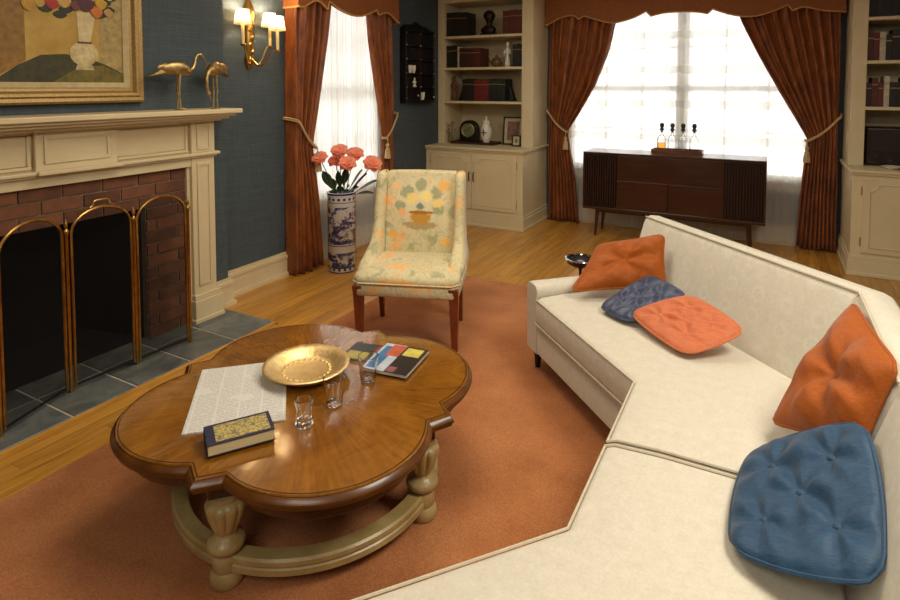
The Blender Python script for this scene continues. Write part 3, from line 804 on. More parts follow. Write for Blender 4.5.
P1 = [(3.495, 2.18), (3.53, 2.18), (3.56, 2.185), (3.63, 2.22), (3.70, 2.25), (3.77, 2.235), (3.838, 2.195), (3.868, 2.264), (3.96, 2.225), (4.06, 2.198), (4.216, 2.178), (4.375, 2.204), (4.547, 2.268), (4.581, 2.222), (4.68, 2.255), (4.76, 2.25), (4.84, 2.215), (4.89, 2.19), (4.93, 2.18)]
P2 = [(-2.235, 2.235), (-2.19, 2.245), (-2.06, 2.305), (-1.92, 2.326), (-1.85, 2.28), (-1.79, 2.312), (-1.58, 2.242), (-1.45, 2.222), (-1.27, 2.262), (-1.135, 2.326), (-1.085, 2.27), (-.97, 2.295), (-.81, 2.30), (-.66, 2.29), (-.545, 2.265), (-.50, 2.31), (-.37, 2.256), (-.197, 2.215), (-.03, 2.236), (.145, 2.305), (.185, 2.25), (.28, 2.278), (.43, 2.235), (.60, 2.215)]
pelmet('y', spline(P1, {6, 7, 12, 13}), .165, 'scalloped rust pelmet with gold braid over the window beside the sconce')
pelmet('x', spline(P2, {4, 5, 9, 10, 14, 15, 19, 20}), .165, 'wide scalloped rust pelmet with gold braid over the window behind the console')

def tieback(axis, so, si, label, zo=1.28, zi=1.035):
    root = thing('curtain_tieback', wp(axis, si, .10, .85), label, 'tieback', 'gold cord tiebacks')
    path = []
    og = math.copysign(.018, so - si); path = [wp(axis, so + og, .006, zo + .01), wp(axis, so + og, .10, zo), wp(axis, so + og * .4, .160, zo - .012)]
    for k in range(1, 15):
        t = k / 14; path.append(wp(axis, lerp(so, si, t), .166 - .012 * t, lerp(zo - .012, zi, t) - .03 * math.sin(PI * t)))
    path += [wp(axis, si - og * .6, .145, zi), wp(axis, si - og * .9, .10, zi + .004)]
    for dz in (-.007, .007): MB().tube([(p[0], p[1], p[2] + dz) for p in path], .0065, 8).build('cord', 'tassel', root, world=True, smooth=True)
    e = Vector(wp(axis, si, .165, zi))
    MB().tube([e + Vector((0, 0, .004)), e, (e.x, e.y, e.z - .07)], .005, 6).build('tassel_cord', 'tassel', root, world=True, smooth=True)
    MB().lathe([(.004, .02), (.016, .012), (.020, -.004), (.013, -.02), (.020, -.035), (.030, -.10), (.032, -.13), (.002, -.131)], 16, (e.x, e.y, e.z - .07), mod=lambda a, z: 1 + (.06 * math.cos(8 * a) if z < -.02 else 0)).build('tassel', 'tassel', root, world=True, smooth=True)
tieback('y', 3.49, 3.70, 'gold cord tieback with tassel on the drape beside the sconce')
tieback('y', 4.90, 4.715, 'gold cord tieback with tassel on the drape near the wall display rack')
tieback('x', -2.205, -1.985, 'gold cord tieback with tassel on the drape by the arched-clock bookcase')
tieback('x', .585, .335, 'gold cord tieback with tassel on the drape between console and mixed-book bookcase')

# ================================================================== BUILT-IN BOOKCASES
def bookcase(x0, x1, label, wall_left, stile_l, stile_r):
    root = thing('built_in_bookcase', ((x0 + x1) / 2, 6.1, 0), label, 'bookcase')
    ylo, yup = 5.72, 6.0
    def p(name, *bs, bevel=.004, parent=root, mat='cream_case'):
        m = MB()
        for q in bs: m.box(*q)
        return m.build(name, mat, parent, world=True, bevel=bevel)
    p('cabinet_body', (x0, x1, ylo, YB - .003, .10, .84))
    f0 = 0 if wall_left else 1
    p('plinth', (x0 - f0 * .018, x1 + .018, ylo - .018, YB - .003, 0, .13), (x0 - f0 * .010, x1 + .010, ylo - .010, YB - .003, .13, .165), (x0 - f0 * .026, x1 + .026, ylo - .026, YB - .003, 0, .03))
    e0, e1 = (0, .022) if wall_left else (.022, .022)
    p('countertop', (x0 - e0, x1 + e1, ylo - .03, YB - .003, .845, .87), (x0 - e0 * .5, x1 + e1 * .5, ylo - .016, YB - .003, .825, .845), bevel=.006)
    p('upper_side', (x0, x0 + .02, yup + .02, YB - .003, .87, 2.66)); p('upper_side', (x1 - .02, x1, yup + .02, YB - .003, .87, 2.66))
    p('face_stile', (x0, x0 + stile_l, yup, yup + .02, .87, 2.66)); p('face_stile', (x1 - stile_r, x1, yup, yup + .02, .87, 2.66))
    p('inner_side', (x0 + stile_l - .02, x0 + stile_l, yup + .02, YB - .03, .87, 2.66)); p('inner_side', (x1 - stile_r, x1 - stile_r + .02, yup + .02, YB - .03, .87, 2.66))
    p('back_panel', (x0 + .02, x1 - .02, YB - .03, YB - .003, .87, 2.66))
    p('top_rail', (x0 + stile_l, x1 - stile_r, yup, YB - .03, 2.52, 2.66))
    for z in (1.375, 1.765, 2.13): p('shelf', (x0 + stile_l, x1 - stile_r, yup, YB - .03, z - .028, z), bevel=.003)
    # two doors with shaped mouldings
    ds0, ds1 = x0 + .07, x1 - .07; mid = (ds0 + ds1) / 2
    for k, (a, b_) in enumerate(((ds0, mid - .002), (mid + .002, ds1))):
        d = p('door', (a, b_, ylo - .016, ylo, .19, .80), bevel=.003)
        i = .05; c = .055; q0, q1, w0, w1 = a + i, b_ - i, .24, .755
        out = [(q0, w0), (q1, w0), (q1, w1 - c), (q1 - .02, w1 - c), (q1 - c, w1 - .02), (q1 - c, w1), (q0 + c, w1), (q0 + c, w1 - .02), (q0 + .02, w1 - c), (q0, w1 - c)]
        MB().tube([(u, ylo - .017, z) for u, z in out], .006, 6, closed=True).build('moulding', 'cream_case', d, world=True, smooth=True)
        hx = b_ - .025 if k == 0 else a + .025
        MB().tube([(hx, ylo - .018, .50), (hx, ylo - .034, .515), (hx, ylo - .034, .585), (hx, ylo - .018, .60)], .006, 8).build('handle', 'bronze', d, world=True, smooth=True)
        gx = a - .004 if k == 0 else b_ + .004
        for z in (.28, .70): MB().lathe([(.006, -.035), (.006, .035)], 8, (gx, ylo - .01, z)).build('hinge', 'brass_dark', d, world=True, smooth=True)
    return root
bookcase(-3.447, -2.255, 'cream built-in bookcase with cabinet doors and arched clock on its counter', True, .08, .13)
bookcase(.625, 1.95, 'cream built-in bookcase of mixed coloured books beside the wide drape', False, .105, .105)

BK = {}
def book(x, z, w, h, d, colr, label, grp, yfront=6.06, lean=0.):
    root = thing('book', (x + w / 2, yfront + d / 2, z), label, 'book', grp)
    c = flat(colr, .55)
    m = MB(); t = .004
    m.box(-w / 2, -w / 2 + t, -d / 2, d / 2, 0, h); m.box(w / 2 - t, w / 2, -d / 2, d / 2, 0, h); m.box(-w / 2 + t, w / 2 - t, -d / 2, -d / 2 + t, 0, h)
    m.build('cover', c, root)
    MB().box(-w / 2 + t, w / 2 - t, -d / 2 + t, d / 2 - .006, .004, h - .005).build('pages', 'pages', root)
    if h > .2:
        m = MB()
        for zz in (.74,): m.box(-w / 2 - .0006, w / 2 + .0006, -d / 2 - .0008, -d / 2 + .002, h * zz, h * zz + .008)
        m.build('spine_band', 'gilt_frame', root)
    if lean: root.rotation_euler = (0, lean, 0)
    return root
rb = random.Random(11)
def row(x, z, specs, shelf, where):
    for w, h, c, cn in specs:
        book(x, z, w, h, .2 + rb.random() * .04, c, '%s book standing on %s of the %s' % (cn, shelf, where), '%s books, %s, %s' % (cn, shelf, where)); x += w + .002
    return x
DK = (34, 24, 18); BR = (70, 34, 20); RD = (112, 32, 24); DG = (28, 30, 26); RB = (96, 40, 26); TN = (190, 150, 92); WH = (206, 196, 170); NV = (30, 34, 52)
LB = 'arched-clock bookcase'; RBK = 'bookcase by the wide drape'
row(-3.365, 2.13, [(.085, .285, DK, 'thick black-brown'), (.09, .285, DK, 'thick black-brown'), (.09, .28, DK, 'thick black-brown')], 'the top shelf', LB)
row(-2.64, 2.13, [(.085, .265, RB, 'brick red'), (.085, .27, RB, 'brick red'), (.075, .265, RB, 'brick red')], 'the top shelf', LB)
x = row(-3.365, 1.765, [(.07, .26, DK, 'thick black-brown'), (.075, .265, DK, 'thick black-brown')], 'the second shelf', LB)
x = row(x, 1.765, [(.022, .25, WH, 'thin white'), (.06, .23, BR, 'dark brown'), (.06, .225, BR, 'dark brown'), (.055, .225, BR, 'dark brown'), (.045, .225, RB, 'brick red'), (.045, .225, RB, 'brick red')], 'the second shelf', LB)
row(-2.52, 1.765, [(.045, .25, DG, 'greenish black'), (.045, .255, DG, 'greenish black'), (.04, .25, DG, 'greenish black')], 'the second shelf', LB)
row(-3.155, 1.375, [(.05, .255, DK, 'black-brown'), (.05, .26, DK, 'black-brown'), (.052, .255, DK, 'black-brown'), (.045, .25, RD, 'dark red'), (.045, .25, RD, 'dark red'), (.045, .255, RD, 'dark red'), (.045, .25, RD, 'dark red'),
                    (.05, .258, DG, 'greenish black'), (.05, .26, DG, 'greenish black'), (.05, .258, DG, 'greenish black'), (.045, .255, DG, 'greenish black')], 'the third shelf', LB)
cols = [(RB, 'brick red'), (DK, 'black-brown'), (TN, 'tan'), (BR, 'dark brown'), (WH, 'white'), (DG, 'greenish black'), (TN, 'tan'), (RD, 'dark red'), (DK, 'black-brown'), (BR, 'dark brown')]
for sh, z, off in (('the second shelf', 1.765, 0), ('the third shelf', 1.375, 3)):
    row(.735, z, [((.03 + rb.random() * .022), .2 + rb.random() * .06) + cols[(i * 7 + off) % len(cols)] for i in range(9)], sh, RBK)
row(.735, 2.13, [(.05, .24, DK, 'thick black-brown')] * 5, 'the top shelf', RBK)
# dark radio on the right counter and a white dish
rd = thing('table_radio', (.93, 6.16, .87), 'large dark wooden table radio on the counter under the mixed books', 'radio')
B(.745, 1.13, 6.05, 6.28, .872, 1.20).build('radio_case', 'console_dark', rd, world=True, bevel=.02, seg=3)
B(.775, 1.10, 6.042, 6.05, 1.0, 1.17).build('speaker_cloth', flat((40, 30, 22)), rd, world=True)
for x in (.82, .94, 1.06): MB().tube([(x, 6.05, .94), (x, 6.03, .94)], .018, 12).build('knob', 'bronze', rd, world=True)
for x in (.765, 1.11): MB().lathe([(.012, 0), (.012, .004)], 8, (x, 6.16, .87)).build('foot', 'blacklac', rd, world=True)
dsh = MB().lathe([(.03, 0), (.034, .004), (.07, .022), (.072, .026), (.066, .024), (.03, .008), (0, .007)], 28, (.90, 5.86, .87)).build('white_dish', 'porcelain', None, smooth=True)
tag(dsh, 'small white dish on the counter in front of the dark radio', 'dish')

# ---- ornaments on the left bookcase
def bust():
    root = thing('bust', (-2.86, 6.15, 2.13), 'dark bronze bust on the top shelf between the books', 'sculpture')
    B(-.085, .085, -.06, .06, 0, .03).build('plinth', 'blacklac', root, bevel=.006)
    rings = []
    for z, rx, ry, dx in ((.03, .075, .05, 0), (.06, .095, .055, 0), (.09, .09, .05, 0), (.115, .05, .04, .005), (.135, .034, .034, .01), (.155, .036, .038, .014), (.185, .05, .052, .016), (.225, .062, .06, .012), (.26, .056, .055, .008), (.285, .036, .036, .006), (.297, .008, .008, .006)):
        rings.append([(dx + rx * math.cos(2 * PI * k / 18) * (1 + .05 * math.sin(3 * k + z * 60)), ry * math.sin(2 * PI * k / 18), z) for k in range(18)])
    MB().loft(rings).build('head_and_shoulders', 'bronze', root, smooth=True)
    MB().sphere((.008, .01, .235), .072, .06, .062, 16, 10).build('hair', 'bronze', root, smooth=True)
    MB().sphere((.014, -.058, .20), .008, .014, .014, 8, 6).build('nose', 'bronze', root, smooth=True)
bust()
tp = thing('teapot', (-2.755, 6.15, 1.765), 'small brown teapot between brown books and the white figurine', 'teapot')
MB().lathe([(.03, 0), (.035, .006), (.058, .035), (.062, .06), (.05, .095), (.026, .112), (.024, .118), (.01, .128), (.012, .138), (.002, .146)], 22).build('pot_body', flat((120, 88, 52), .3), tp, smooth=True)
MB().tube([(-.055, 0, .05), (-.085, 0, .07), (-.098, 0, .105)], [.014, .01, .007], 8).build('spout', flat((120, 88, 52), .3), tp, smooth=True)
MB().tube([(.05, 0, .10), (.085, 0, .105), (.095, 0, .07), (.058, 0, .035)], .006, 8).build('handle', flat((120, 88, 52), .3), tp, smooth=True)
def figurine(x, z, h, mat, label, name='figurine', y=6.14):
    root = thing(name, (x, y, z), label, 'figurine'); k = h / .30
    MB().lathe([(.038 * k, 0), (.038 * k, .012 * k), (.02 * k, .02 * k)], 16).build('base', mat, root, smooth=True)
    MB().lathe([(.034 * k, .018 * k), (.03 * k, .08 * k), (.018 * k, .14 * k), (.028 * k, .19 * k), (.03 * k, .215 * k), (.012 * k, .235 * k), (.011 * k, .245 * k), (.021 * k, .262 * k), (.02 * k, .285 * k), (.002 * k, .30 * k)], 16, mod=lambda a, z: 1 + (.08 * math.cos(6 * a) if z < .12 * k else 0)).build('draped_body', mat, root, smooth=True)
    for sx in (-1, 1): MB().tube([(sx * .028 * k, 0, .205 * k), (sx * .042 * k, -.01 * k, .165 * k), (sx * .02 * k, -.03 * k, .15 * k)], [.009 * k, .008 * k, .007 * k], 8).build('arm', mat, root, smooth=True)
figurine(-2.615, 1.765, .29, 'porcelain', 'white porcelain standing figurine on the second shelf beside dark books')
figurine(-3.30, 1.375, .30, flat((112, 68, 36)), 'brown carved wooden figure on the third shelf beside the books')
for x, sg, g in ((-3.20, -1, 'before the first black-brown book'), (-2.555, 1, 'after the last greenish black book')):
    root = thing('bookend', (x, 6.16, 1.375), 'dark wedge-shaped bookend on the third shelf ' + g, 'bookend', 'bookends on the third shelf')
    MB().box(-.035, .035, -.05, .05, 0, .012).build('foot_plate', 'blacklac', root)
    m = MB(); pts = [(-.03, .012), (.03, .012), (.03 * -sg, .18), (.012 * -sg, .18)]
    if sg < 0: pts = [(-.03, .012), (.03, .012), (.03, .17), (.014, .14)]
    else: pts = [(-.03, .012), (.03, .012), (-.014, .14), (-.03, .17)]
    m.loft([[(p[0], -.045, p[1]) for p in pts], [(p[0], .045, p[1]) for p in pts]]).build('wedge', 'blacklac', root, bevel=.004)
# counter: tray with clock, lidded jar and flowers; picture frames
tr = thing('wooden_tray', (-3.01, 6.13, .87), 'dark reddish tray on the bookcase counter under the clock and jar', 'tray')
B(-.27, .27, -.10, .10, .004, .016).build('tray_base', 'console', tr, bevel=.003)
m = MB(); m.box(-.28, .28, -.11, -.10, .0, .03); m.box(-.28, .28, .10, .11, .0, .03); m.box(-.28, -.27, -.10, .10, 0, .03); m.box(.27, .28, -.10, .10, 0, .03); m.build('tray_rim', 'console', tr)
ck = thing('mantel_clock', (-3.09, 6.13, .886), 'dark arched mantel clock with pale green face on the tray', 'clock')
def archp(w, h, n=14): return [(-w, 0), (w, 0)] + [(w * math.cos(PI * k / n), h - w + w * math.sin(PI * k / n)) for k in range(n + 1)]
pp = archp(.115, .26); MB().loft([[(a, -.045, z) for a, z in pp], [(a, .045, z) for a, z in pp]]).build('case', 'blacklac', ck, bevel=.006)
MB().tube([(0, -.044, .145), (0, -.05, .145)], .075, 24).build('dial', flat((120, 128, 84), .4), ck)
MB().tube([(.08 * math.cos(2 * PI * k / 24), -.048, .145 + .08 * math.sin(2 * PI * k / 24)) for k in range(24)], .006, 6, closed=True).build('bezel', 'brass_dark', ck, smooth=True)
m = MB(); m.obox((.012, -.0515, .163), (.55, 0, .83), (0, 1, 0), (-.83, 0, .55), .026, .001, .003); m.obox((-.018, -.0515, .137), (.9, 0, .43), (0, 1, 0), (-.43, 0, .9), .02, .001, .003); m.build('hands', 'blacklac', ck)
jr = thing('lidded_jar', (-2.87, 6.12, .886), 'white lidded porcelain jar with a dark cross mark on the tray', 'jar')
MB().lathe([(.035, 0), (.04, .01), (.04, .02), (.062, .06), (.07, .12), (.066, .17), (.045, .215), (.042, .225)], 24).build('jar_body', 'porcelain', jr, smooth=True)
MB().lathe([(.048, .225), (.05, .232), (.04, .26), (.014, .278), (.01, .285), (.016, .30), (.002, .318)], 20).build('jar_lid', 'porcelain', jr, smooth=True)
m = MB()
for a, c in (((-.035, .035), (.118, .130)), ((-.006, .006), (.085, .163))):
    m.grid(lambda u, v: (lerp(a[0], a[1], u), -math.sqrt(max(.0716 ** 2 - lerp(a[0], a[1], u) ** 2, 0)), lerp(c[0], c[1], v)), 8, 2)
m.build('cross_mark', flat((52, 30, 24)), jr, solid=.001)
def posy():
    root = thing('flower_pot', (-3.33, 6.10, .87), 'small pot of pink flowers on the counter beside the tray', 'potted flowers')
    MB().lathe([(.024, 0), (.034, .07), (.036, .075), (.03, .075), (.028, .06), (0, .06)], 18).build('pot', flat((150, 120, 84), .4), root, smooth=True)
    r = random.Random(5)
    for k in range(9):
        a = r.random() * 6.28; q = .02 + r.random() * .045; z = .13 + r.random() * .13; p = (q * math.cos(a), q * math.sin(a), z)
        MB().tube([(0, 0, .06), (p[0] * .5, p[1] * .5, z * .6), p], .002, 5).build('flower_stem', 'stem', root, smooth=True)
        MB().lathe([(.002, 0), (.012, .004), (.018, .012), (.012, .018), (0, .014)], 10, p, mod=lambda a, z: 1 + .25 * math.cos(5 * a)).build('blossom', flat((206, 130, 110)) if k % 3 else flat((226, 190, 160)), root, smooth=True)
posy()
def frame_pic(name, x, y, z, w, h, label, pic, bw=.018, lean=.14):
    root = thing(name, (x, y, z), label, 'picture frame'); root.rotation_euler = (-lean, 0, math.radians(6))
    m = MB()
    for q in ((-w / 2, w / 2, 0, bw), (-w / 2, w / 2, h - bw, h), (-w / 2, -w / 2 + bw, bw, h - bw), (w / 2 - bw, w / 2, bw, h - bw)): m.box(q[0], q[1], -.009, .009, q[2], q[3])
    m.build('frame', 'blacklac', root, bevel=.003)
    B(-w / 2 + bw, w / 2 - bw, -.004, .004, bw, h - bw).build('mount', flat((196, 180, 142)), root)
    B(-w / 2 + bw * 2.8, w / 2 - bw * 2.8, -.006, -.004, bw * 3, h - bw * 3).build('picture', M(label[:12] + ' print', pic, (60, 48, 36), scale=30, detail=5, rough=.6), root)
    m = MB().loft([[(-.02, .009, h * .6), (.02, .009, h * .6), (.02, .012, h * .6), (-.02, .012, h * .6)], [(-.02, .009 + h * .35, 0.035), (.02, .009 + h * .35, .035), (.02, .012 + h * .35, .035), (-.02, .012 + h * .35, .035)]]).build('easel_leg', 'blacklac', root)
frame_pic('picture_frame', -2.555, 6.17, .873, .245, .325, 'upright black picture frame with cream mount on the bookcase counter', (156, 110, 80))
frame_pic('picture_frame', -2.47, 6.06, .872, .10, .125, 'tiny black picture frame standing in front of the larger frame', (120, 96, 80), .014)

# ---- wall display rack
def rack():
    root = thing('wall_display_rack', (-3.45, 5.47, 1.40), 'dark wooden wall rack of small ornaments between drape and bookcase', 'wall rack')
    y0, y1, z0, z1 = 5.20, 5.77, 1.38, 2.16
    B(-3.449, -3.43, y0, y1, z0, z1).build('back_board', 'blacklac', root, world=True)
    m = MB()
    for q in ((y0 - .015, y1 + .015, z0 - .015, z0 + .01), (y0 - .015, y1 + .015, z1 - .01, z1 + .015), (y0 - .015, y0 + .008, z0 + .01, z1 - .01), (y1 - .008, y1 + .015, z0 + .01, z1 - .01)): m.box(-3.449, -3.37, *q)
    m.build('outer_frame', 'blacklac', root, world=True, bevel=.004)
    pts = [(y0, z1 + .015), (y1, z1 + .015), (y1 - .05, z1 + .05), (5.57, z1 + .06), (5.485, z1 + .095), (5.40, z1 + .06), (y0 + .05, z1 + .05)]
    MB().loft([[(-3.449, a, z) for a, z in pts], [(-3.42, a, z) for a, z in pts]]).build('crest', 'blacklac', root, world=True)
    zs = [1.54, 1.69, 1.84, 1.99]
    for z in zs: B(-3.43, -3.375, y0 + .008, y1 - .008, z - .008, z).build('rack_shelf', 'console_dark', root, world=True)
    B(-3.43, -3.375, 5.479, 5.491, z0 + .01, z1 - .01).build('divider', 'console_dark', root, world=True)
    for z in zs + [2.12, 1.42]:
        for y in (y0, 5.485, y1): MB().sphere((-3.368, y, z), .006, .009, .009, 8, 6).build('stud', 'chrome', root, world=True, smooth=True)
rack()
def trinket(y, z, kind, label):
    root = thing('ornament', (-3.40, y, z), label, 'ornament', 'small ornaments on the wall rack')
    if kind == 'cup':
        MB().lathe([(.014, 0), (.016, .006), (.024, .05), (.026, .085), (.022, .085), (.018, .01), (0, .008)], 16).build('cup', 'porcelain', root, smooth=True)
        MB().tube([(0, .022, .07), (0, .042, .06), (0, .04, .03), (0, .02, .025)], .004, 6).build('handle', 'porcelain', root, smooth=True)
    else:
        MB().lathe([(.022, 0), (.024, .008), (.012, .03), (.02, .055), (.008, .075), (.013, .09), (.001, .105)], 14).build('body', 'porcelain', root, smooth=True)
        MB().sphere((0, -.024, .05), .008, .02, .012, 8, 6).build('wing', 'porcelain', root, smooth=True); MB().sphere((0, .024, .05), .008, .02, .012, 8, 6).build('wing', 'porcelain', root, smooth=True)
trinket(5.31, 1.69, 'cup', 'white porcelain cup standing in the dark wall rack'); trinket(5.38, 1.69, 'cup', 'white porcelain cup standing in the dark wall rack')
trinket(5.40, 1.54, 'fig', 'small white winged figurine at the middle of the wall rack'); trinket(5.51, 1.394, 'fig', 'white winged figurine on the bottom of the wall rack'); trinket(5.57, 1.394, 'cup', 'white cup on the bottom of the wall rack')

# ================================================================== STEREO CONSOLE
def console():
    x0, x1, y0, y1, z0, z1 = -1.66, .01, 5.90, 6.31, .285, .875
    root = thing('stereo_console', (-.825, 6.1, 0), 'long dark walnut stereo console with slatted ends in front of the window', 'console')
    def p(name, *bs, mat='console', bevel=.003, parent=root):
        m = MB()
        for q in bs: m.box(*q)
        return m.build(name, mat, parent, world=True, bevel=bevel)
    p('top', (x0, x1, y0, y1, z1 - .022, z1)); p('bottom', (x0, x1, y0, y1, z0, z0 + .028))
    p('side', (x0, x0 + .02, y0, y1, z0 + .028, z1 - .022)); p('side', (x1 - .02, x1, y0, y1, z0 + .028, z1 - .022))
    p('back', (x0 + .02, x1 - .02, y1 - .02, y1 - .005, z0 + .028, z1 - .022))
    p('inner_panel', (x0 + .02, x1 - .02, y0 + .03, y0 + .04, z0 + .028, z1 - .022), mat='console_dark')
    sw = .34
    for a, b_ in ((x0 + .022, x0 + sw), (x1 - sw, x1 - .022)):
        n = 13; w = (b_ - a) / n
        for k in range(n): p('slat', (a + k * w + .003, a + (k + 1) * w - .004, y0 + .004, y0 + .03, z0 + .03, z1 - .024), mat='console_dark', bevel=.004)
    mid = (x0 + x1) / 2
    p('drop_door', (x0 + sw + .004, x1 - sw - .004, y0 + .004, y0 + .03, .60, z1 - .025))
    p('door', (x0 + sw + .004, mid - .002, y0 + .004, y0 + .03, z0 + .03, .597)); p('door', (mid + .002, x1 - sw - .004, y0 + .004, y0 + .03, z0 + .03, .597))
    p('stretcher', (x0 + .12, x1 - .12, y0 + .05, y0 + .08, z0 - .035, z0)); p('stretcher', (x0 + .12, x1 - .12, y1 - .09, y1 - .06, z0 - .035, z0))
    for sx, px in ((-1, x0 + .14), (1, x1 - .14)):
        for sy, py in ((-1, y0 + .065), (1, y1 - .075)):
            MB().tube([(px, py, z0), (px + sx * .02, py + sy * .01, 0)], [.022, .012], 12).build('leg', 'console', root, world=True, smooth=True)
console()
tr2 = thing('decanter_tray', (-.775, 6.13, .875), 'long wooden tray carrying four decanters on the walnut console', 'tray')
B(-.225, .225, -.085, .085, .0, .012).build('tray_base', 'tray', tr2, bevel=.003)
m = MB(); m.box(-.235, .235, -.095, -.085, 0, .045); m.box(-.235, .235, .085, .095, 0, .045); m.box(-.235, -.225, -.085, .085, 0, .045); m.box(.225, .235, -.085, .085, 0, .045); m.build('tray_rim', 'tray', tr2, bevel=.002)
for x, liq, lv, lab in ((-.925, 'amber', .095, 'square glass decanter of amber spirit with black stopper on the tray'), (-.825, None, 0, 'empty clear glass decanter with black stopper on the console tray'),
                        (-.725, None, 0, 'empty clear glass decanter with black stopper on the console tray'), (-.622, 'pale_spirit', .045, 'glass decanter holding a little pale spirit on the console tray')):
    root = thing('decanter', (x, 6.13, .887), lab, 'decanter', 'decanters on the console tray')
    def sq(w, z, n=4, c=.006): return [(-w + c, -w, z), (w - c, -w, z), (w, -w + c, z), (w, w - c, z), (w - c, w, z), (-w + c, w, z), (-w, w - c, z), (-w, -w + c, z)]
    def rd_(r, z): return [(r * math.cos(a), r * math.sin(a), z) for a in [math.radians(-112.5 + 45 * k) + 0 for k in range(8)]]
    ro = [sq(.036, .001), sq(.04, .006), sq(.04, .13), sq(.034, .15), rd_(.02, .168), rd_(.013, .18), rd_(.013, .21), rd_(.017, .215)]
    ri = [rd_(.011, .214), rd_(.010, .18), sq(.031, .147), sq(.0365, .128), sq(.0365, .012), sq(.03, .010)]
    MB().loft(ro + ri).build('bottle', 'glass', root, smooth=True, angle=30)
    if liq: MB().loft([sq(.03, .0105), sq(.036, .0125), sq(.036, lv)]).build('liquor', liq, root)
    MB().lathe([(.009, .20), (.0095, .216), (.02, .218), (.022, .228), (.017, .238), (.014, .247), (.021, .258), (.022, .278), (.012, .292), (0, .294)], 14).build('stopper', 'blacklac', root, smooth=True)

# ================================================================== RUG
rug = MB()
RX0, RX1, RY0, RY1 = -2.46, 1.15, -1.2, 4.13
def rp(ins, z): return [(RX0 + ins, RY0 + ins, z), (RX1 - ins, RY0 + ins, z), (RX1 - ins, RY1 - ins, z), (RX0 + ins, RY1 - ins, z)]
rug.loft([rp(0, .001), rp(0, .010), rp(.006, .014)])
tag(rug.build('area_rug', 'rug'), 'plain terracotta wool rug under the coffee table, armchair and sofa', 'rug')
ZR = .014

# ================================================================== COFFEE TABLE
TC = Vector((-1.508, 1.642, ZR)); ROT = math.radians(8.5)
def quatrefoil():
    pts = []; e, R = .285, .345
    for k in range(4):
        a0 = ROT + k * PI / 2
        pol = lambda r, a: (r * math.cos(a), r * math.sin(a))
        pts.append(pol(.570, a0))
        s = pol(.525, a0 + math.radians(7)); f = pol(.525, a0 + PI / 2 - math.radians(7))
        c = pol(e, a0 + PI / 4); t0 = math.atan2(s[1] - c[1], s[0] - c[0]); t1 = math.atan2(f[1] - c[1], f[0] - c[0])
        while t1 < t0: t1 += 2 * PI
        for j in range(29):
            t = lerp(t0, t1, j / 28); pts.append((c[0] + R * math.cos(t), c[1] + R * math.sin(t)))
    u_ = Vector((.7071, .7071)); out = []
    for p in pts: q = Vector(p); q = q + u_ * (q.dot(u_) * .045 - .008); out.append((q.x, q.y))
    return out
QF = quatrefoil()
def inset(poly, o):
    n = len(poly); out = []
    for i in range(n):
        a, b, c = Vector(poly[i - 1]), Vector(poly[i]), Vector(poly[(i + 1) % n])
        d1, d2 = (b - a).normalized(), (c - b).normalized(); n1, n2 = Vector((-d1.y, d1.x)), Vector((-d2.y, d2.x))
        m = (n1 + n2); k = max(1 + n1.dot(n2), .35); out.append(b + m * (o / k))
    return out
def ring2(o, z): return [(p[0], p[1], z) for p in inset(QF, o)]
tb = thing('coffee_table', TC, 'polished four-lobed wooden coffee table with carved cream legs and ring stretcher', 'coffee table')
TZ = .386    # table height above the rug
MB().loft([ring2(.016, TZ - .012), ring2(.0135, TZ - .004), ring2(.016, TZ)]).build('tabletop', 'veneer', tb, smooth=True, angle=25)
MB().loft([ring2(.03, TZ - .044), ring2(.012, TZ - .044), ring2(.006, TZ - .040), ring2(.004, TZ - .030), ring2(-.001, TZ - .026), ring2(-.001, TZ - .019), ring2(.004, TZ - .011), ring2(.012, TZ - .005), ring2(.014, TZ - .012), ring2(.03, TZ - .014)]).build('edge_moulding', M('table edge wood', (106, 62, 16), (68, 36, 9), scale=9, rough=.34, coat=.15), tb, smooth=True, angle=30)
m = MB(); a, b_ = inset(QF, .020), inset(QF, .0245); n = len(a)
m.add([(p[0], p[1], TZ + .0004) for p in a] + [(p[0], p[1], TZ + .0004) for p in b_], [(i, (i + 1) % n, n + (i + 1) % n, n + i) for i in range(n)]); m.build('inlay_line', 'darkline', tb)
MB().loft([ring2(.06, TZ - .105), ring2(.055, TZ - .10), ring2(.055, TZ - .044)]).build('apron', 'darkline', tb, smooth=True, angle=30)
flute = lambda a, z: 1 - .2 * max(0., math.cos(9 * a)) ** 2 * math.exp(-((z - .215) / .05) ** 2) if True else 1
legprof = [(.030, .0), (.048, .004), (.052, .018), (.050, .036), (.040, .048), (.043, .052), (.043, .098), (.036, .104), (.050, .112), (.058, .126), (.054, .140), (.036, .150), (.030, .157), (.030, .163), (.034, .168), (.040, .18), (.048, .20), (.055, .22), (.060, .24), (.061, .252), (.056, .262), (.044, .268), (.046, .284)]
for k in range(4):
    a = ROT + k * PI / 2; c = (.464 * math.cos(a), .464 * math.sin(a), 0)
    MB().lathe(legprof, 54, c, mod=flute).build('leg', 'legpaint', tb, smooth=True, angle=50)
MB().lathe([(r_ - .018, z_) for r_, z_ in [(.452, .050), (.500, .050), (.505, .054), (.505, .072), (.500, .076), (.500, .080), (.505, .084), (.505, .098), (.498, .104), (.454, .104), (.450, .098), (.450, .054)]], 96, closed=True).build('ring_stretcher', 'legpaint', tb, smooth=True, angle=30)

TT = ZR + TZ
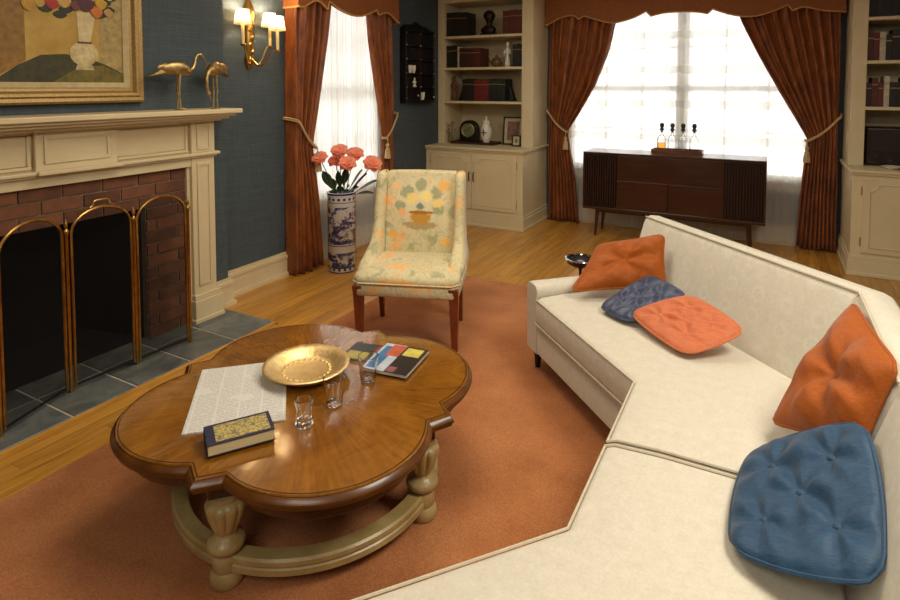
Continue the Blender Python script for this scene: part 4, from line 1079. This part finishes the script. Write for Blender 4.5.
# --- things on the coffee table
def quad_slab(pts, z0, z1): return MB().loft([[(p[0], p[1], z0) for p in pts], [(p[0], p[1], z1) for p in pts]])
def rect_thing(name, c, ang, label, cat, group=None): return thing(name, c, label, cat, group, ang)
np_ = rect_thing('newspaper', (-1.70, 1.475, TT), math.radians(43.7), 'folded newspaper lying under the edge of the gilt dish', 'newspaper')
for k in range(4):
    d = .002 * (k % 2)
    MB().grid(lambda u, v: (lerp(-.165 + d, .165 - d, u), lerp(-.225, .225, v), .001 + k * .0014 + .0014 * math.sin(3 * u) * math.sin(PI * v) * (k == 3)), 8, 8).build('newspaper_sheet', 'newsprint', np_, keep=True, solid=.0012)
dish = thing('gilt_dish', (-1.585, 1.705, TT + .0078), 'round hammered gilt dish resting on the newspaper corner', 'dish')
MB().lathe([(0.001, .006), (.05, .006), (.07, .010), (.10, .013), (.112, .018), (.128, .032), (.150, .040), (.166, .043), (.169, .040), (.166, .036), (.152, .034), (.132, .022), (.116, .004), (.11, 0), (.001, 0)], 72, mod=lambda a, z: 1 + .006 * math.cos(18 * a)).build('dish_body', 'gold', dish, smooth=True, angle=60)
for k in range(24):
    a = 2 * PI * k / 24; MB().sphere((.09 * math.cos(a), .09 * math.sin(a), .0125), .0075, .0075, .004, 8, 6).build('boss', 'gold', dish, smooth=True)
bk = rect_thing('hardback_book', (-1.475, 1.272, TT + .0074), math.radians(56.5), 'navy hardback book with gilt filigree cover panel on the coffee table', 'book')
BW, BH, BT = .205, .118, .037
m = MB(); m.box(-BW / 2, BW / 2, -BH / 2, BH / 2, 0, .003); m.box(-BW / 2, BW / 2, -BH / 2, BH / 2, BT - .003, BT); m.box(-BW / 2, BW / 2, BH / 2 - .003, BH / 2, .003, BT - .003); m.build('cover', 'navy', bk, bevel=.001)
B(-BW / 2 + .004, BW / 2 - .004, -BH / 2 + .003, BH / 2 - .003, .003, BT - .003).build('pages', 'pages', bk)
B(-BW / 2 + .028, BW / 2 - .012, -BH / 2 + .012, BH / 2 - .012, BT, BT + .0006).build('cover_panel', 'filigree', bk)
def magazine(c, ang, w, h, t, z, label, blocks, base):
    root = rect_thing('magazine', (c[0], c[1], z), math.radians(ang), label, 'magazine', 'magazines on the coffee table')
    B(-w / 2 + .001, w / 2 - .001, -h / 2 + .001, h / 2 - .001, 0, t - .0008).build('pages', flat((214, 208, 196)), root)
    B(-w / 2, w / 2, -h / 2, h / 2, t - .0008, t).build('cover', flat(base, .3), root)
    for i, (x0, x1, y0, y1, cc) in enumerate(blocks):
        B(-w / 2 + w * x0, -w / 2 + w * x1, -h / 2 + h * y0, -h / 2 + h * y1, t, t + .0004 + .0001 * i).build('cover_print', flat(cc, .3), root)
magazine((-1.465, 1.965), 10, .21, .165, .008, TT, 'magazine with black and yellow cover under the other magazine', [(.05, .5, .1, .5, (176, 160, 70)), (.55, .95, .55, .95, (150, 70, 60)), (.5, .95, .1, .45, (70, 62, 54))], (46, 42, 36))
magazine((-1.325, 1.955), 8, .20, .235, .012, TT + .0092, 'magazine with black, blue and white cover with yellow patch on top', [(.0, .5, .0, 1, (196, 204, 212)), (.06, .3, .05, .9, (64, 120, 168)), (.2, .5, .55, .98, (200, 96, 70)), (.5, 1, .0, .6, (42, 34, 34)), (.55, .92, .64, .94, (222, 206, 96)), (.52, .7, .02, .2, (150, 90, 90))], (56, 48, 44))
def tumbler(c, r0, r1, h, facets, label, cut=False):
    root = thing('drinking_glass', (c[0], c[1], TT), label, 'glass', 'glasses on the coffee table')
    th = .0032
    mod = (lambda a, z: 1 - .05 * abs(math.sin(facets * a / 2)) * (1 if z < h * .62 else .25)) if not cut else (lambda a, z: 1 - .07 * abs(math.sin(facets * a / 2)))
    outer = [(r0 * .9, .0005), (r0, .004), (lerp(r0, r1, .5), h * .5), (r1, h)] if not cut else [(r0 * .92, .0005), (r0, .005), (r0, .012), (r0 * .86, .02), (r0 * .86, h * .7), (r0, h * .78), (r1, h)]
    inner = [(r1 - th, h), (lerp(r0, r1, .5) - th, h * .5), (r0 - th - .001, .012), (.001, .010)] if not cut else [(r1 - .004, h), (r0 * .62, h * .7), (r0 * .6, .028), (.001, .024)]
    MB().lathe(outer + inner, 48, mod=mod).build('glass_body', 'glass', root, smooth=True, angle=30)
tumbler((-1.354, 1.44), .031, .031, .092, 10, 'squat heavy cut-glass tumbler beside the newspaper', True)
tumbler((-1.348, 1.59), .030, .040, .098, 8, 'clear faceted drinking glass in front of the gilt dish')
tumbler((-1.345, 1.79), .030, .040, .098, 8, 'clear faceted drinking glass standing by the magazines')

# ================================================================== ARMCHAIR
def armchair():
    A = math.radians(21)
    root = thing('slipper_chair', (-1.948, 3.138, ZR), 'upholstered slipper chair in cream floral tapestry with mahogany legs', 'chair', None, A)
    # local: +x to its right in the picture, -y forward
    sw, d0, d1 = .285, -.06, .50
    def rr(x, y0, y1, z, c): return [(-x + c, y0, z), (x - c, y0, z), (x, y0 + c, z), (x, y1 - c, z), (x - c, y1, z), (-x + c, y1, z), (-x, y1 - c, z), (-x, y0 + c, z)]
    W = .31
    MB().loft([rr(W - .008, -.43, .06, .325, .03), rr(W, -.44, .06, .335, .035), rr(W, -.44, .06, .385, .035), rr(W - .006, -.434, .06, .395, .035)]).build('seat_rail', 'tapestry', root, smooth=True, keep=True, angle=50)
    MB().loft([rr(W - .01, -.435, .04, .393, .04), rr(W, -.445, .04, .405, .045), rr(W + .002, -.447, .04, .425, .045), rr(W - .012, -.435, .04, .447, .045), rr(W - .06, -.38, .02, .462, .04), rr(W - .16, -.28, -.08, .468, .04)]).build('seat_cushion', 'tapestry', root, smooth=True, keep=True, angle=60)
    MB().tube([(p[0], p[1], .404) for p in rr(W + .003, -.448, .03, 0, .045)], .005, 6, closed=True).build('seat_piping', 'tapestry', root, smooth=True, keep=True)
    # backrest, leaning back
    def bk(u, v, front):
        z = lerp(.40, .968, v); lean = .02 + .115 * v ** 1.2; bulge = .03 * math.sin(PI * min(v * 1.02, 1)) * (1 - (2 * u - 1) ** 4) if front else 0
        x = lerp(-.235, .235, u); return (x, lean - bulge + (0 if front else .075), z + (.006 * (1 - (2 * u - 1) ** 2) * v))
    m = MB(); nu, nv = 16, 18
    m.grid(lambda u, v: bk(u, v, True), nu, nv); m.grid(lambda u, v: bk(u, v, False), nu, nv)
    o2 = nu * nv; fs_ = []
    for i in range(nu - 1):
        fs_.append((i, i + 1, o2 + i + 1, o2 + i)); t = (nv - 1) * nu; fs_.append((t + i, o2 + t + i, o2 + t + i + 1, t + i + 1))
    for j in range(nv - 1):
        fs_.append((j * nu, o2 + j * nu, o2 + (j + 1) * nu, (j + 1) * nu)); e = nu - 1; fs_.append((j * nu + e, (j + 1) * nu + e, o2 + (j + 1) * nu + e, o2 + j * nu + e))
    m.f += [list(f) for f in fs_]; m.mi += [0] * len(fs_)
    m.build('backrest', 'tapestry_basket', root, smooth=True, keep=True, bevel=.012, seg=3, angle=50)
    # scooped side wings running down into low arms
    for sx in (-1, 1):
        rings = []
        tab = [(.395, -.31, .13), (.42, -.325, .13), (.445, -.318, .13), (.47, -.28, .13), (.50, -.19, .13), (.54, -.10, .13), (.60, -.05, .135), (.70, -.025, .145), (.82, 0.0, .165), (.92, .025, .19), (.958, .035, .20), (.972, .05, .19)]
        for z, y0, y1 in tab:
            t = (z - .395) / .595; xo = .305 - .02 * t + .012 * math.exp(-((z - .44) / .06) ** 2); xi = .232
            c = .018; ring = [(xi, y0 + c), (xi + c, y0), (xo - c, y0), (xo, y0 + c), (xo, y1 - c), (xo - c, y1), (xi + c, y1), (xi, y1 - c)]
            if z > .965: ring = [(lerp(x, (xi + xo) / 2, .35), y) for x, y in ring]
            rings.append([(sx * x, y, z) for x, y in ring])
        MB().loft(rings).build('side_wing', 'tapestry', root, smooth=True, keep=True, angle=70)
        MB().tube([(sx * .236, lerp(.02, .125, ((z - .47) / .515)) - .012, z) for z in [.47 + .515 * k / 12 for k in range(13)]], .004, 6).build('back_piping', flat((176, 160, 112)), root, smooth=True, keep=True)
    for sx in (-1, 1):
        x = sx * .281
        MB().loft([[(x - .017, -.39, 0), (x + .017, -.39, 0), (x + .017, -.356, 0), (x - .017, -.356, 0)], [(x - .027, -.428, .33), (x + .027, -.428, .33), (x + .027, -.368, .33), (x - .027, -.368, .33)], [(x - .028, -.446, .385), (x + .028, -.446, .385), (x + .028, -.37, .385), (x - .028, -.37, .385)]]).build('leg', 'chairleg', root, keep=True, bevel=.003)
        x = sx * .262
        MB().loft([[(x - .014, .07, 0), (x + .014, .07, 0), (x + .014, .10, 0), (x - .014, .10, 0)], [(x - .02, -.0, .34), (x + .02, -.0, .34), (x + .02, .045, .34), (x - .02, .045, .34)]]).build('leg', 'chairleg', root, keep=True, bevel=.003)
armchair()

# ================================================================== VASE AND FLOWERS
vs = thing('porcelain_vase', (-3.12, 3.80, 0), 'tall cylindrical blue and white porcelain vase standing below the window sheer', 'vase')
VR = .118
MB().lathe([(VR - .006, 0), (VR, .006), (VR, .648), (VR + .006, .655), (VR + .006, .664), (VR, .668), (VR - .012, .666), (VR - .012, .05), (.001, .045)], 48).build('vase_body', 'vase', vs, smooth=True, keep=True, angle=50)
RV = Vector((math.cos(math.radians(28.7)), math.sin(math.radians(28.7)), 0)); FV = Vector((-math.sin(math.radians(28.7)), math.cos(math.radians(28.7)), 0))
def flower(base, head, size, seed, leaves):
    root = thing('coral_flower', base, 'coral pink fabric flower with dark green leaves in the porcelain vase', 'flower', 'coral flowers in the vase')
    r = random.Random(seed); base = Vector(base); h = Vector(head)
    mid = (base + h) / 2 + Vector((base.x - h.x, base.y - h.y, 0)) * .12
    MB().tube([base, mid, h], [.004, .004, .004], 6).build('flower_stem', 'stem', root, world=True, smooth=True)
    axis = (h - mid).normalized(); axis = (axis * .5 + (RV * 0 - FV) * .55 + Vector((0, 0, .35))).normalized(); u = axis.orthogonal().normalized(); w = axis.cross(u)
    for ring, (n, tilt, ln, wd) in enumerate(((4, .2, .6, .6), (5, .55, .8, .75), (6, 1.0, .95, .8), (6, 1.45, .9, .8))):
        for k in range(n):
            a = 2 * PI * (k + .5 * ring) / n + r.random() * .3; out = u * math.cos(a) + w * math.sin(a); side = axis.cross(out)
            def fn(p, q):
                s = (p - .5) * 2; t = q
                wid = wd * size * 1.25 * math.sin(PI * (t * .66 + .08)) ** .7 * math.sqrt(max(1 - max(t - .72, 0) ** 2 * 9.5, .02))
                cv = tilt * t
                pos = out * (size * ln * (math.sin(cv + .15) * t)) + axis * (size * ln * (math.cos(cv * .9) * t * .85 + .1) - size * .25)
                return h + pos + side * (s * wid * .6) - out * (abs(s) ** 2 * size * .12) + axis * (abs(s) ** 2 * size * .1)
            MB().grid(fn, 5, 5).build('petal', 'petal', root, world=True, smooth=True, solid=.002, angle=180)
    for lx, lz, ll, droop in leaves:
        b0 = base + Vector((0, 0, .02)); tip = base + RV * lx + FV * r.uniform(-.08, .02) + Vector((0, 0, lz))
        d = (tip - b0); L = d.length; d.normalize(); sd = d.cross(Vector((0, 0, 1))).normalized() if abs(d.z) < .98 else RV.copy(); sd = (sd * .5 + RV.cross(d).normalized() * .5 + RV * .3); sd = (sd - d * sd.dot(d)).normalized(); nn = d.cross(sd)
        def lf(p, q):
            t = q; ww = .038 * math.sin(PI * min(max((t - .35) / .65, 0), 1)) ** .8 + .002
            return b0 + d * (L * t) + sd * ((p - .5) * 2 * ww) + nn * (.012 * math.cos(PI * (p - .5)) * t) + Vector((0, 0, -droop * t * t))
        MB().grid(lf, 5, 10).build('leaf', 'leafgreen', root, world=True, smooth=True, solid=.002, angle=180)
VT = Vector((-3.12, 3.80, .60))
for i, (dx, dz, df, sz, lv) in enumerate(((-.17, .94, -.02, .062, [(-.11, .27, .1, .03), (-.05, .2, .1, .02)]), (-.02, .99, .04, .068, [(-.02, .26, .1, .02), (.05, .30, .1, .03)]), (.065, .90, -.07, .066, [(.06, .18, .1, .04), (.13, .16, .1, .04)]),
                                         (.11, .965, .05, .066, [(.19, .25, .1, .02), (.14, .28, .1, .03)]), (.26, .89, -.01, .072, [(.24, .22, .1, .05), (.20, .12, .1, .06)]), (-.06, .90, .08, .06, [(-.08, .12, .1, .05), (.0, .14, .1, .03)]))):
    hd = VT + RV * dx + FV * df; hd.z = dz
    bs = VT + RV * (dx * .25) + FV * (df * .3)
    flower(bs, hd, sz * 1.3, i, lv)

# ================================================================== SECTIONAL SOFA
YM = 1.80
def sofa_unit(mir, label):
    my = (lambda p: (p[0], 2 * YM - p[1], p[2])) if mir else (lambda p: p)
    P0 = Vector((-.41, YM + .005)); P1 = Vector((-.41, 2.205 if mir else 2.245)); wd = Vector((-.630, .7766)) if mir else Vector((-.7071, .7071)); n1 = Vector((1, 0)); n2 = Vector((wd.y, -wd.x))
    root = thing('sectional_sofa', my((-.2, 2.5, ZR)), label, 'sofa', 'halves of the cream sectional sofa')
    mit = (n1 + n2) / (1 + n1.dot(n2))
    def path(s):   # s in metres along the front edge; returns point, offset vector
        L1 = P1.y - P0.y
        if s <= L1: return P0 + Vector((0, s)), (n1 if s < L1 - 1e-6 else mit)
        return P1 + wd * (s - L1), n2
    L1 = P1.y - P0.y
    def sweep(prof, stations):
        rings = []
        for s in stations:
            p, o = path(s); rings.append([my((p.x + o.x * d, p.y + o.y * d, z)) for d, z in prof])
        return MB().loft(rings)
    def stations(e): return [0, L1 * .5, L1, L1 + e * .33, L1 + e * .66, L1 + e]
    zb = ZR + .10
    sweep([(.012, zb), (.0, zb + .01), (.0, .268), (.008, .276), (.70, .276), (.78, .20), (.80, zb)], stations(.90)).build('base', 'damask', root, world=True, smooth=True, angle=50)
    # seat cushion, rounded edges, back corner eased
    pr = [(.02, .278), (-.008, .286), (-.014, .31), (-.014, .40), (-.006, .418), (.02, .428), (.15, .436), (.35, .437), (.52, .430), (.58, .422), (.592, .40), (.592, .282)]
    e = .895
    c = sweep(pr, [.006, .02] + stations(e)[1:-1] + [L1 + e - .014, L1 + e]); c.build('seat_cushion', 'damask', root, world=True, smooth=True, angle=40, bevel=.01)
    def along(d, z, s0, s1, n=24):
        out = []
        ss = sorted(set([s0 + (s1 - s0) * k / n for k in range(n + 1)] + [L1]))
        for s in ss: p, o = path(s); out.append(my((p.x + o.x * d, p.y + o.y * d, z)))
        return out
    for d, z in ((-.012, .417), (-.017, .292)): MB().tube(along(d, z, .006, L1 + e), .004, 6).build('cushion_welt', 'welt', root, world=True, smooth=True)
    MB().tube(along(-.004, .272, .0, L1 + .90), .0045, 6).build('base_welt', 'welt', root, world=True, smooth=True)
    # side welt of the cushion at the join
    p, o = path(.008); MB().tube([my((p.x + o.x * d, p.y, z)) for d, z in ((-.012, .417), (.02, .43), (.15, .438), (.35, .439), (.52, .432), (.58, .424))], .005, 6).build('cushion_welt', 'welt', root, world=True, smooth=True)
    # back with rolled top
    bk = [(.575, .26), (.60, .42), (.655, .60), (.708, .765), (.724, .793), (.75, .804), (.80, .798), (.84, .772), (.85, .60), (.845, zb + .01), (.60, zb + .01)]
    ee = 1.0
    m = sweep(bk, stations(ee)); m.build('backrest', 'damask', root, world=True, smooth=True, angle=50, bevel=.018, seg=3)
    MB().tube(along(.722, .797, .0, L1 + ee - .01), .0045, 6).build('back_welt', 'welt', root, world=True, smooth=True)
    p, o = path(L1); MB().tube([my((p.x + o.x * d, p.y + o.y * d, z)) for d, z in ((.592, .43), (.652, .60), (.704, .765), (.722, .797))], .003, 6).build('seam', 'welt', root, world=True, smooth=True)
    # low arm at the end of the wing
    def armpt(s, d, z): p = P1 + wd * s + n2 * d; return my((p.x, p.y, z))
    rings = []
    ap = [(.902, zb), (.902, .425), (.892, .452), (.898, .474), (.918, .487), (.98, .489), (1.018, .478), (1.034, .45), (1.03, .41), (1.026, zb)]
    for d, ins in ((-.004, .02), (.004, .006), (.02, 0), (.40, 0), (.66, 0)):
        rings.append([armpt(lerp(s, .955, ins * 3), d, lerp(z, .3, ins * 1.2)) for s, z in ap])
    MB().loft(rings).build('arm', 'damask', root, world=True, smooth=True, angle=60)
    for s, d in ((.965, .035), (.965, .72), (.30, .74)):
        b0 = armpt(s, d, zb + .005); b1 = armpt(s, d, ZR)
        MB().tube([b1, b0], [.013, .024], 10).build('leg', 'blacklac', root, world=True, smooth=True)
    for d in (.05, .70): b0 = my((P0.x + d, P0.y + .06, zb + .005)); b1 = my((P0.x + d, P0.y + .06, ZR)); MB().tube([b1, b0], [.013, .024], 10).build('leg', 'blacklac', root, world=True, smooth=True)
    return root
sofa_unit(False, 'cream damask sofa half with low arm carrying the two orange cushions and coral pad')
sofa_unit(True, 'cream damask sofa half under the tufted blue seat pad, joined at the seam')

# ================================================================== CUSHIONS
def cushion(name, label, cat, mat, quad, thick, tufts, bulge=-.06, p=2.6, q=.62, welt=True, wr=.006, group=None, seed=0, n=44):
    Q = [Vector(a) for a in quad]; c = sum(Q, Vector()) / 4
    N = ((Q[1] - Q[0]).cross(Q[3] - Q[0]) + (Q[3] - Q[2]).cross(Q[1] - Q[2])).normalized()
    zmin = min(a.z for a in Q)
    root = thing(name, (c.x, c.y, zmin), label, cat, group)
    r = random.Random(seed); ph = [r.random() * 6 for _ in range(6)]
    S = ((Q[1] - Q[0]).length + (Q[3] - Q[0]).length) / 2
    def flatp(u, v):
        b = Q[0] * (1 - u) * (1 - v) + Q[1] * u * (1 - v) + Q[2] * u * v + Q[3] * (1 - u) * v
        eu = Q[1] - Q[0] + Q[2] - Q[3]; ev = Q[3] - Q[0] + Q[2] - Q[1]
        # push edges (bulge >0 outwards)
        b = b + eu * .5 * bulge * (2 * u - 1) * (1 - (2 * v - 1) ** 2) * abs(2 * u - 1) + ev * .5 * bulge * (2 * v - 1) * (1 - (2 * u - 1) ** 2) * abs(2 * v - 1)
        cu, cv = abs(2 * u - 1), abs(2 * v - 1)
        k = max(0., cu * cv - .72) / .28                     # round the corners a little
        return b + (c - b) * (.075 * k * k)
    def hgt(u, v):
        a = (1 - abs(2 * u - 1) ** p) * (1 - abs(2 * v - 1) ** p)
        h = thick * max(a, 0) ** q
        for tu, tv, dep, rad in tufts:
            dx, dy = (u - tu) * S, (v - tv) * S; rr_ = math.hypot(dx, dy); an = math.atan2(dy, dx)
            h -= dep * math.exp(-(rr_ / rad) ** 1.2) * (1 + .0)
            h += wr * math.exp(-(rr_ / (rad * 2.2)) ** 2) * (rr_ / rad) * math.cos(5 * an + ph[int(tu * 17 + tv * 5) % 6]) * min(1, max(a, 0) * 3)
        h += .22 * wr * math.sin(31 * u + 9 * v + ph[0]) * math.sin(23 * v - 7 * u + ph[1]) * min(1, max(a, 0) * 2)
        return max(h, .0006 + .1 * thick * max(a, 0))
    m = MB()
    m.grid(lambda u, v: flatp(u, v) + N * hgt(u, v), n, n)
    m.grid(lambda u, v: flatp(u, v) - N * (thick * .72 * max((1 - abs(2 * u - 1) ** p) * (1 - abs(2 * v - 1) ** p), 0) ** q), n, n)
    m.build('cushion_cover', mat, root, world=True, smooth=True, angle=180)
    if welt:
        e = []
        k = 14
        for i in range(k): e.append(flatp(i / k, 0))
        for i in range(k): e.append(flatp(1, i / k))
        for i in range(k): e.append(flatp(1 - i / k, 1))
        for i in range(k): e.append(flatp(0, 1 - i / k))
        MB().tube(e, .0055, 8, closed=True).build('piping', mat, root, world=True, smooth=True)
    for tu, tv, dep, rad in tufts:
        b = flatp(tu, tv) + N * (hgt(tu, tv) + .002); mm = MB().sphere((0, 0, 0), .011, .011, .005, 12, 6)
        rot = N.to_track_quat('Z', 'Y').to_matrix(); mm.v = [tuple(b + rot @ Vector(a)) for a in mm.v]
        mm.build('button', mat, root, world=True, smooth=True)
    return root
FIVE = [(.5, .5, .02, .035), (.25, .27, .018, .03), (.75, .27, .018, .03), (.27, .75, .018, .03), (.73, .75, .018, .03)]
cushion('throw_pillow', 'burnt orange silk pillow leaning on the sofa back near the low arm', 'cushion', 'orange_silk', [(-.875, 2.885, .485), (-.43, 3.09, .525), (-.455, 3.185, .775), (-.815, 3.215, .665)], .07, [(.5, .52, .055, .07)], -.03, 2.4, .6, wr=.012, seed=1)
cushion('seat_pad', 'small grey-blue silk pad between the orange pillow and the coral pad', 'cushion', 'navy_silk', [(-.70, 2.82, .465), (-.525, 2.695, .465), (-.31, 2.885, .565), (-.515, 3.075, .575)], .022, [(.5, .5, .012, .03), (.27, .3, .01, .025), (.73, .3, .01, .025), (.3, .74, .01, .025), (.7, .74, .01, .025)], .04, 5, .45, wr=.006, seed=2)
cushion('seat_pad', 'coral silk seat pad lying against the sofa back', 'cushion', 'coral_silk', [(-.535, 2.735, .49), (-.265, 2.47, .465), (-.06, 2.64, .54), (-.285, 2.78, .605)], .022, [(.5, .5, .012, .03), (.27, .3, .01, .025), (.73, .3, .01, .025), (.3, .74, .01, .025), (.7, .74, .01, .025)], .05, 5, .45, wr=.006, seed=3)
cushion('throw_pillow', 'burnt orange silk pillow propped in the sofa corner behind the blue pad', 'cushion', 'orange_silk', [(.03, 2.04, .49), (.235, 1.78, .61), (.315, 1.83, .83), (.275, 2.38, .815)], .07, [(.5, .5, .055, .07)], -.02, 2.4, .6, wr=.012, seed=4)
cushion('seat_pad', 'tufted blue silk seat pad with piping leaning on the sofa back', 'cushion', 'blue_silk', [(-.05, 1.465, .462), (.225, 1.385, .56), (.238, 1.775, .69), (-.022, 1.862, .475)], .022, FIVE, .06, 6, .42, wr=.007, seed=5)

# ================================================================== ASHTRAY STAND behind the sofa arm
st = thing('pedestal_ashtray', (-1.05, 3.70, ZR), 'dark bowl with silver rim on a stand behind the low sofa arm', 'ashtray')
MB().lathe([(.001, 0), (.09, .002), (.095, .010), (.03, .02), (.01, .03), (.009, .33), (.02, .345), (.03, .35)], 28).build('pedestal', 'bronze', st, smooth=True)
MB().lathe([(.02, .35), (.05, .355), (.088, .378), (.098, .402), (.092, .40), (.08, .382), (.04, .364), (.001, .362)], 36).build('bowl', flat((44, 42, 46), .2), st, smooth=True)
MB().lathe([(.098, .400), (.103, .405), (.100, .411), (.092, .410), (.090, .404)], 36, closed=True).build('rim', 'chrome', st, smooth=True)
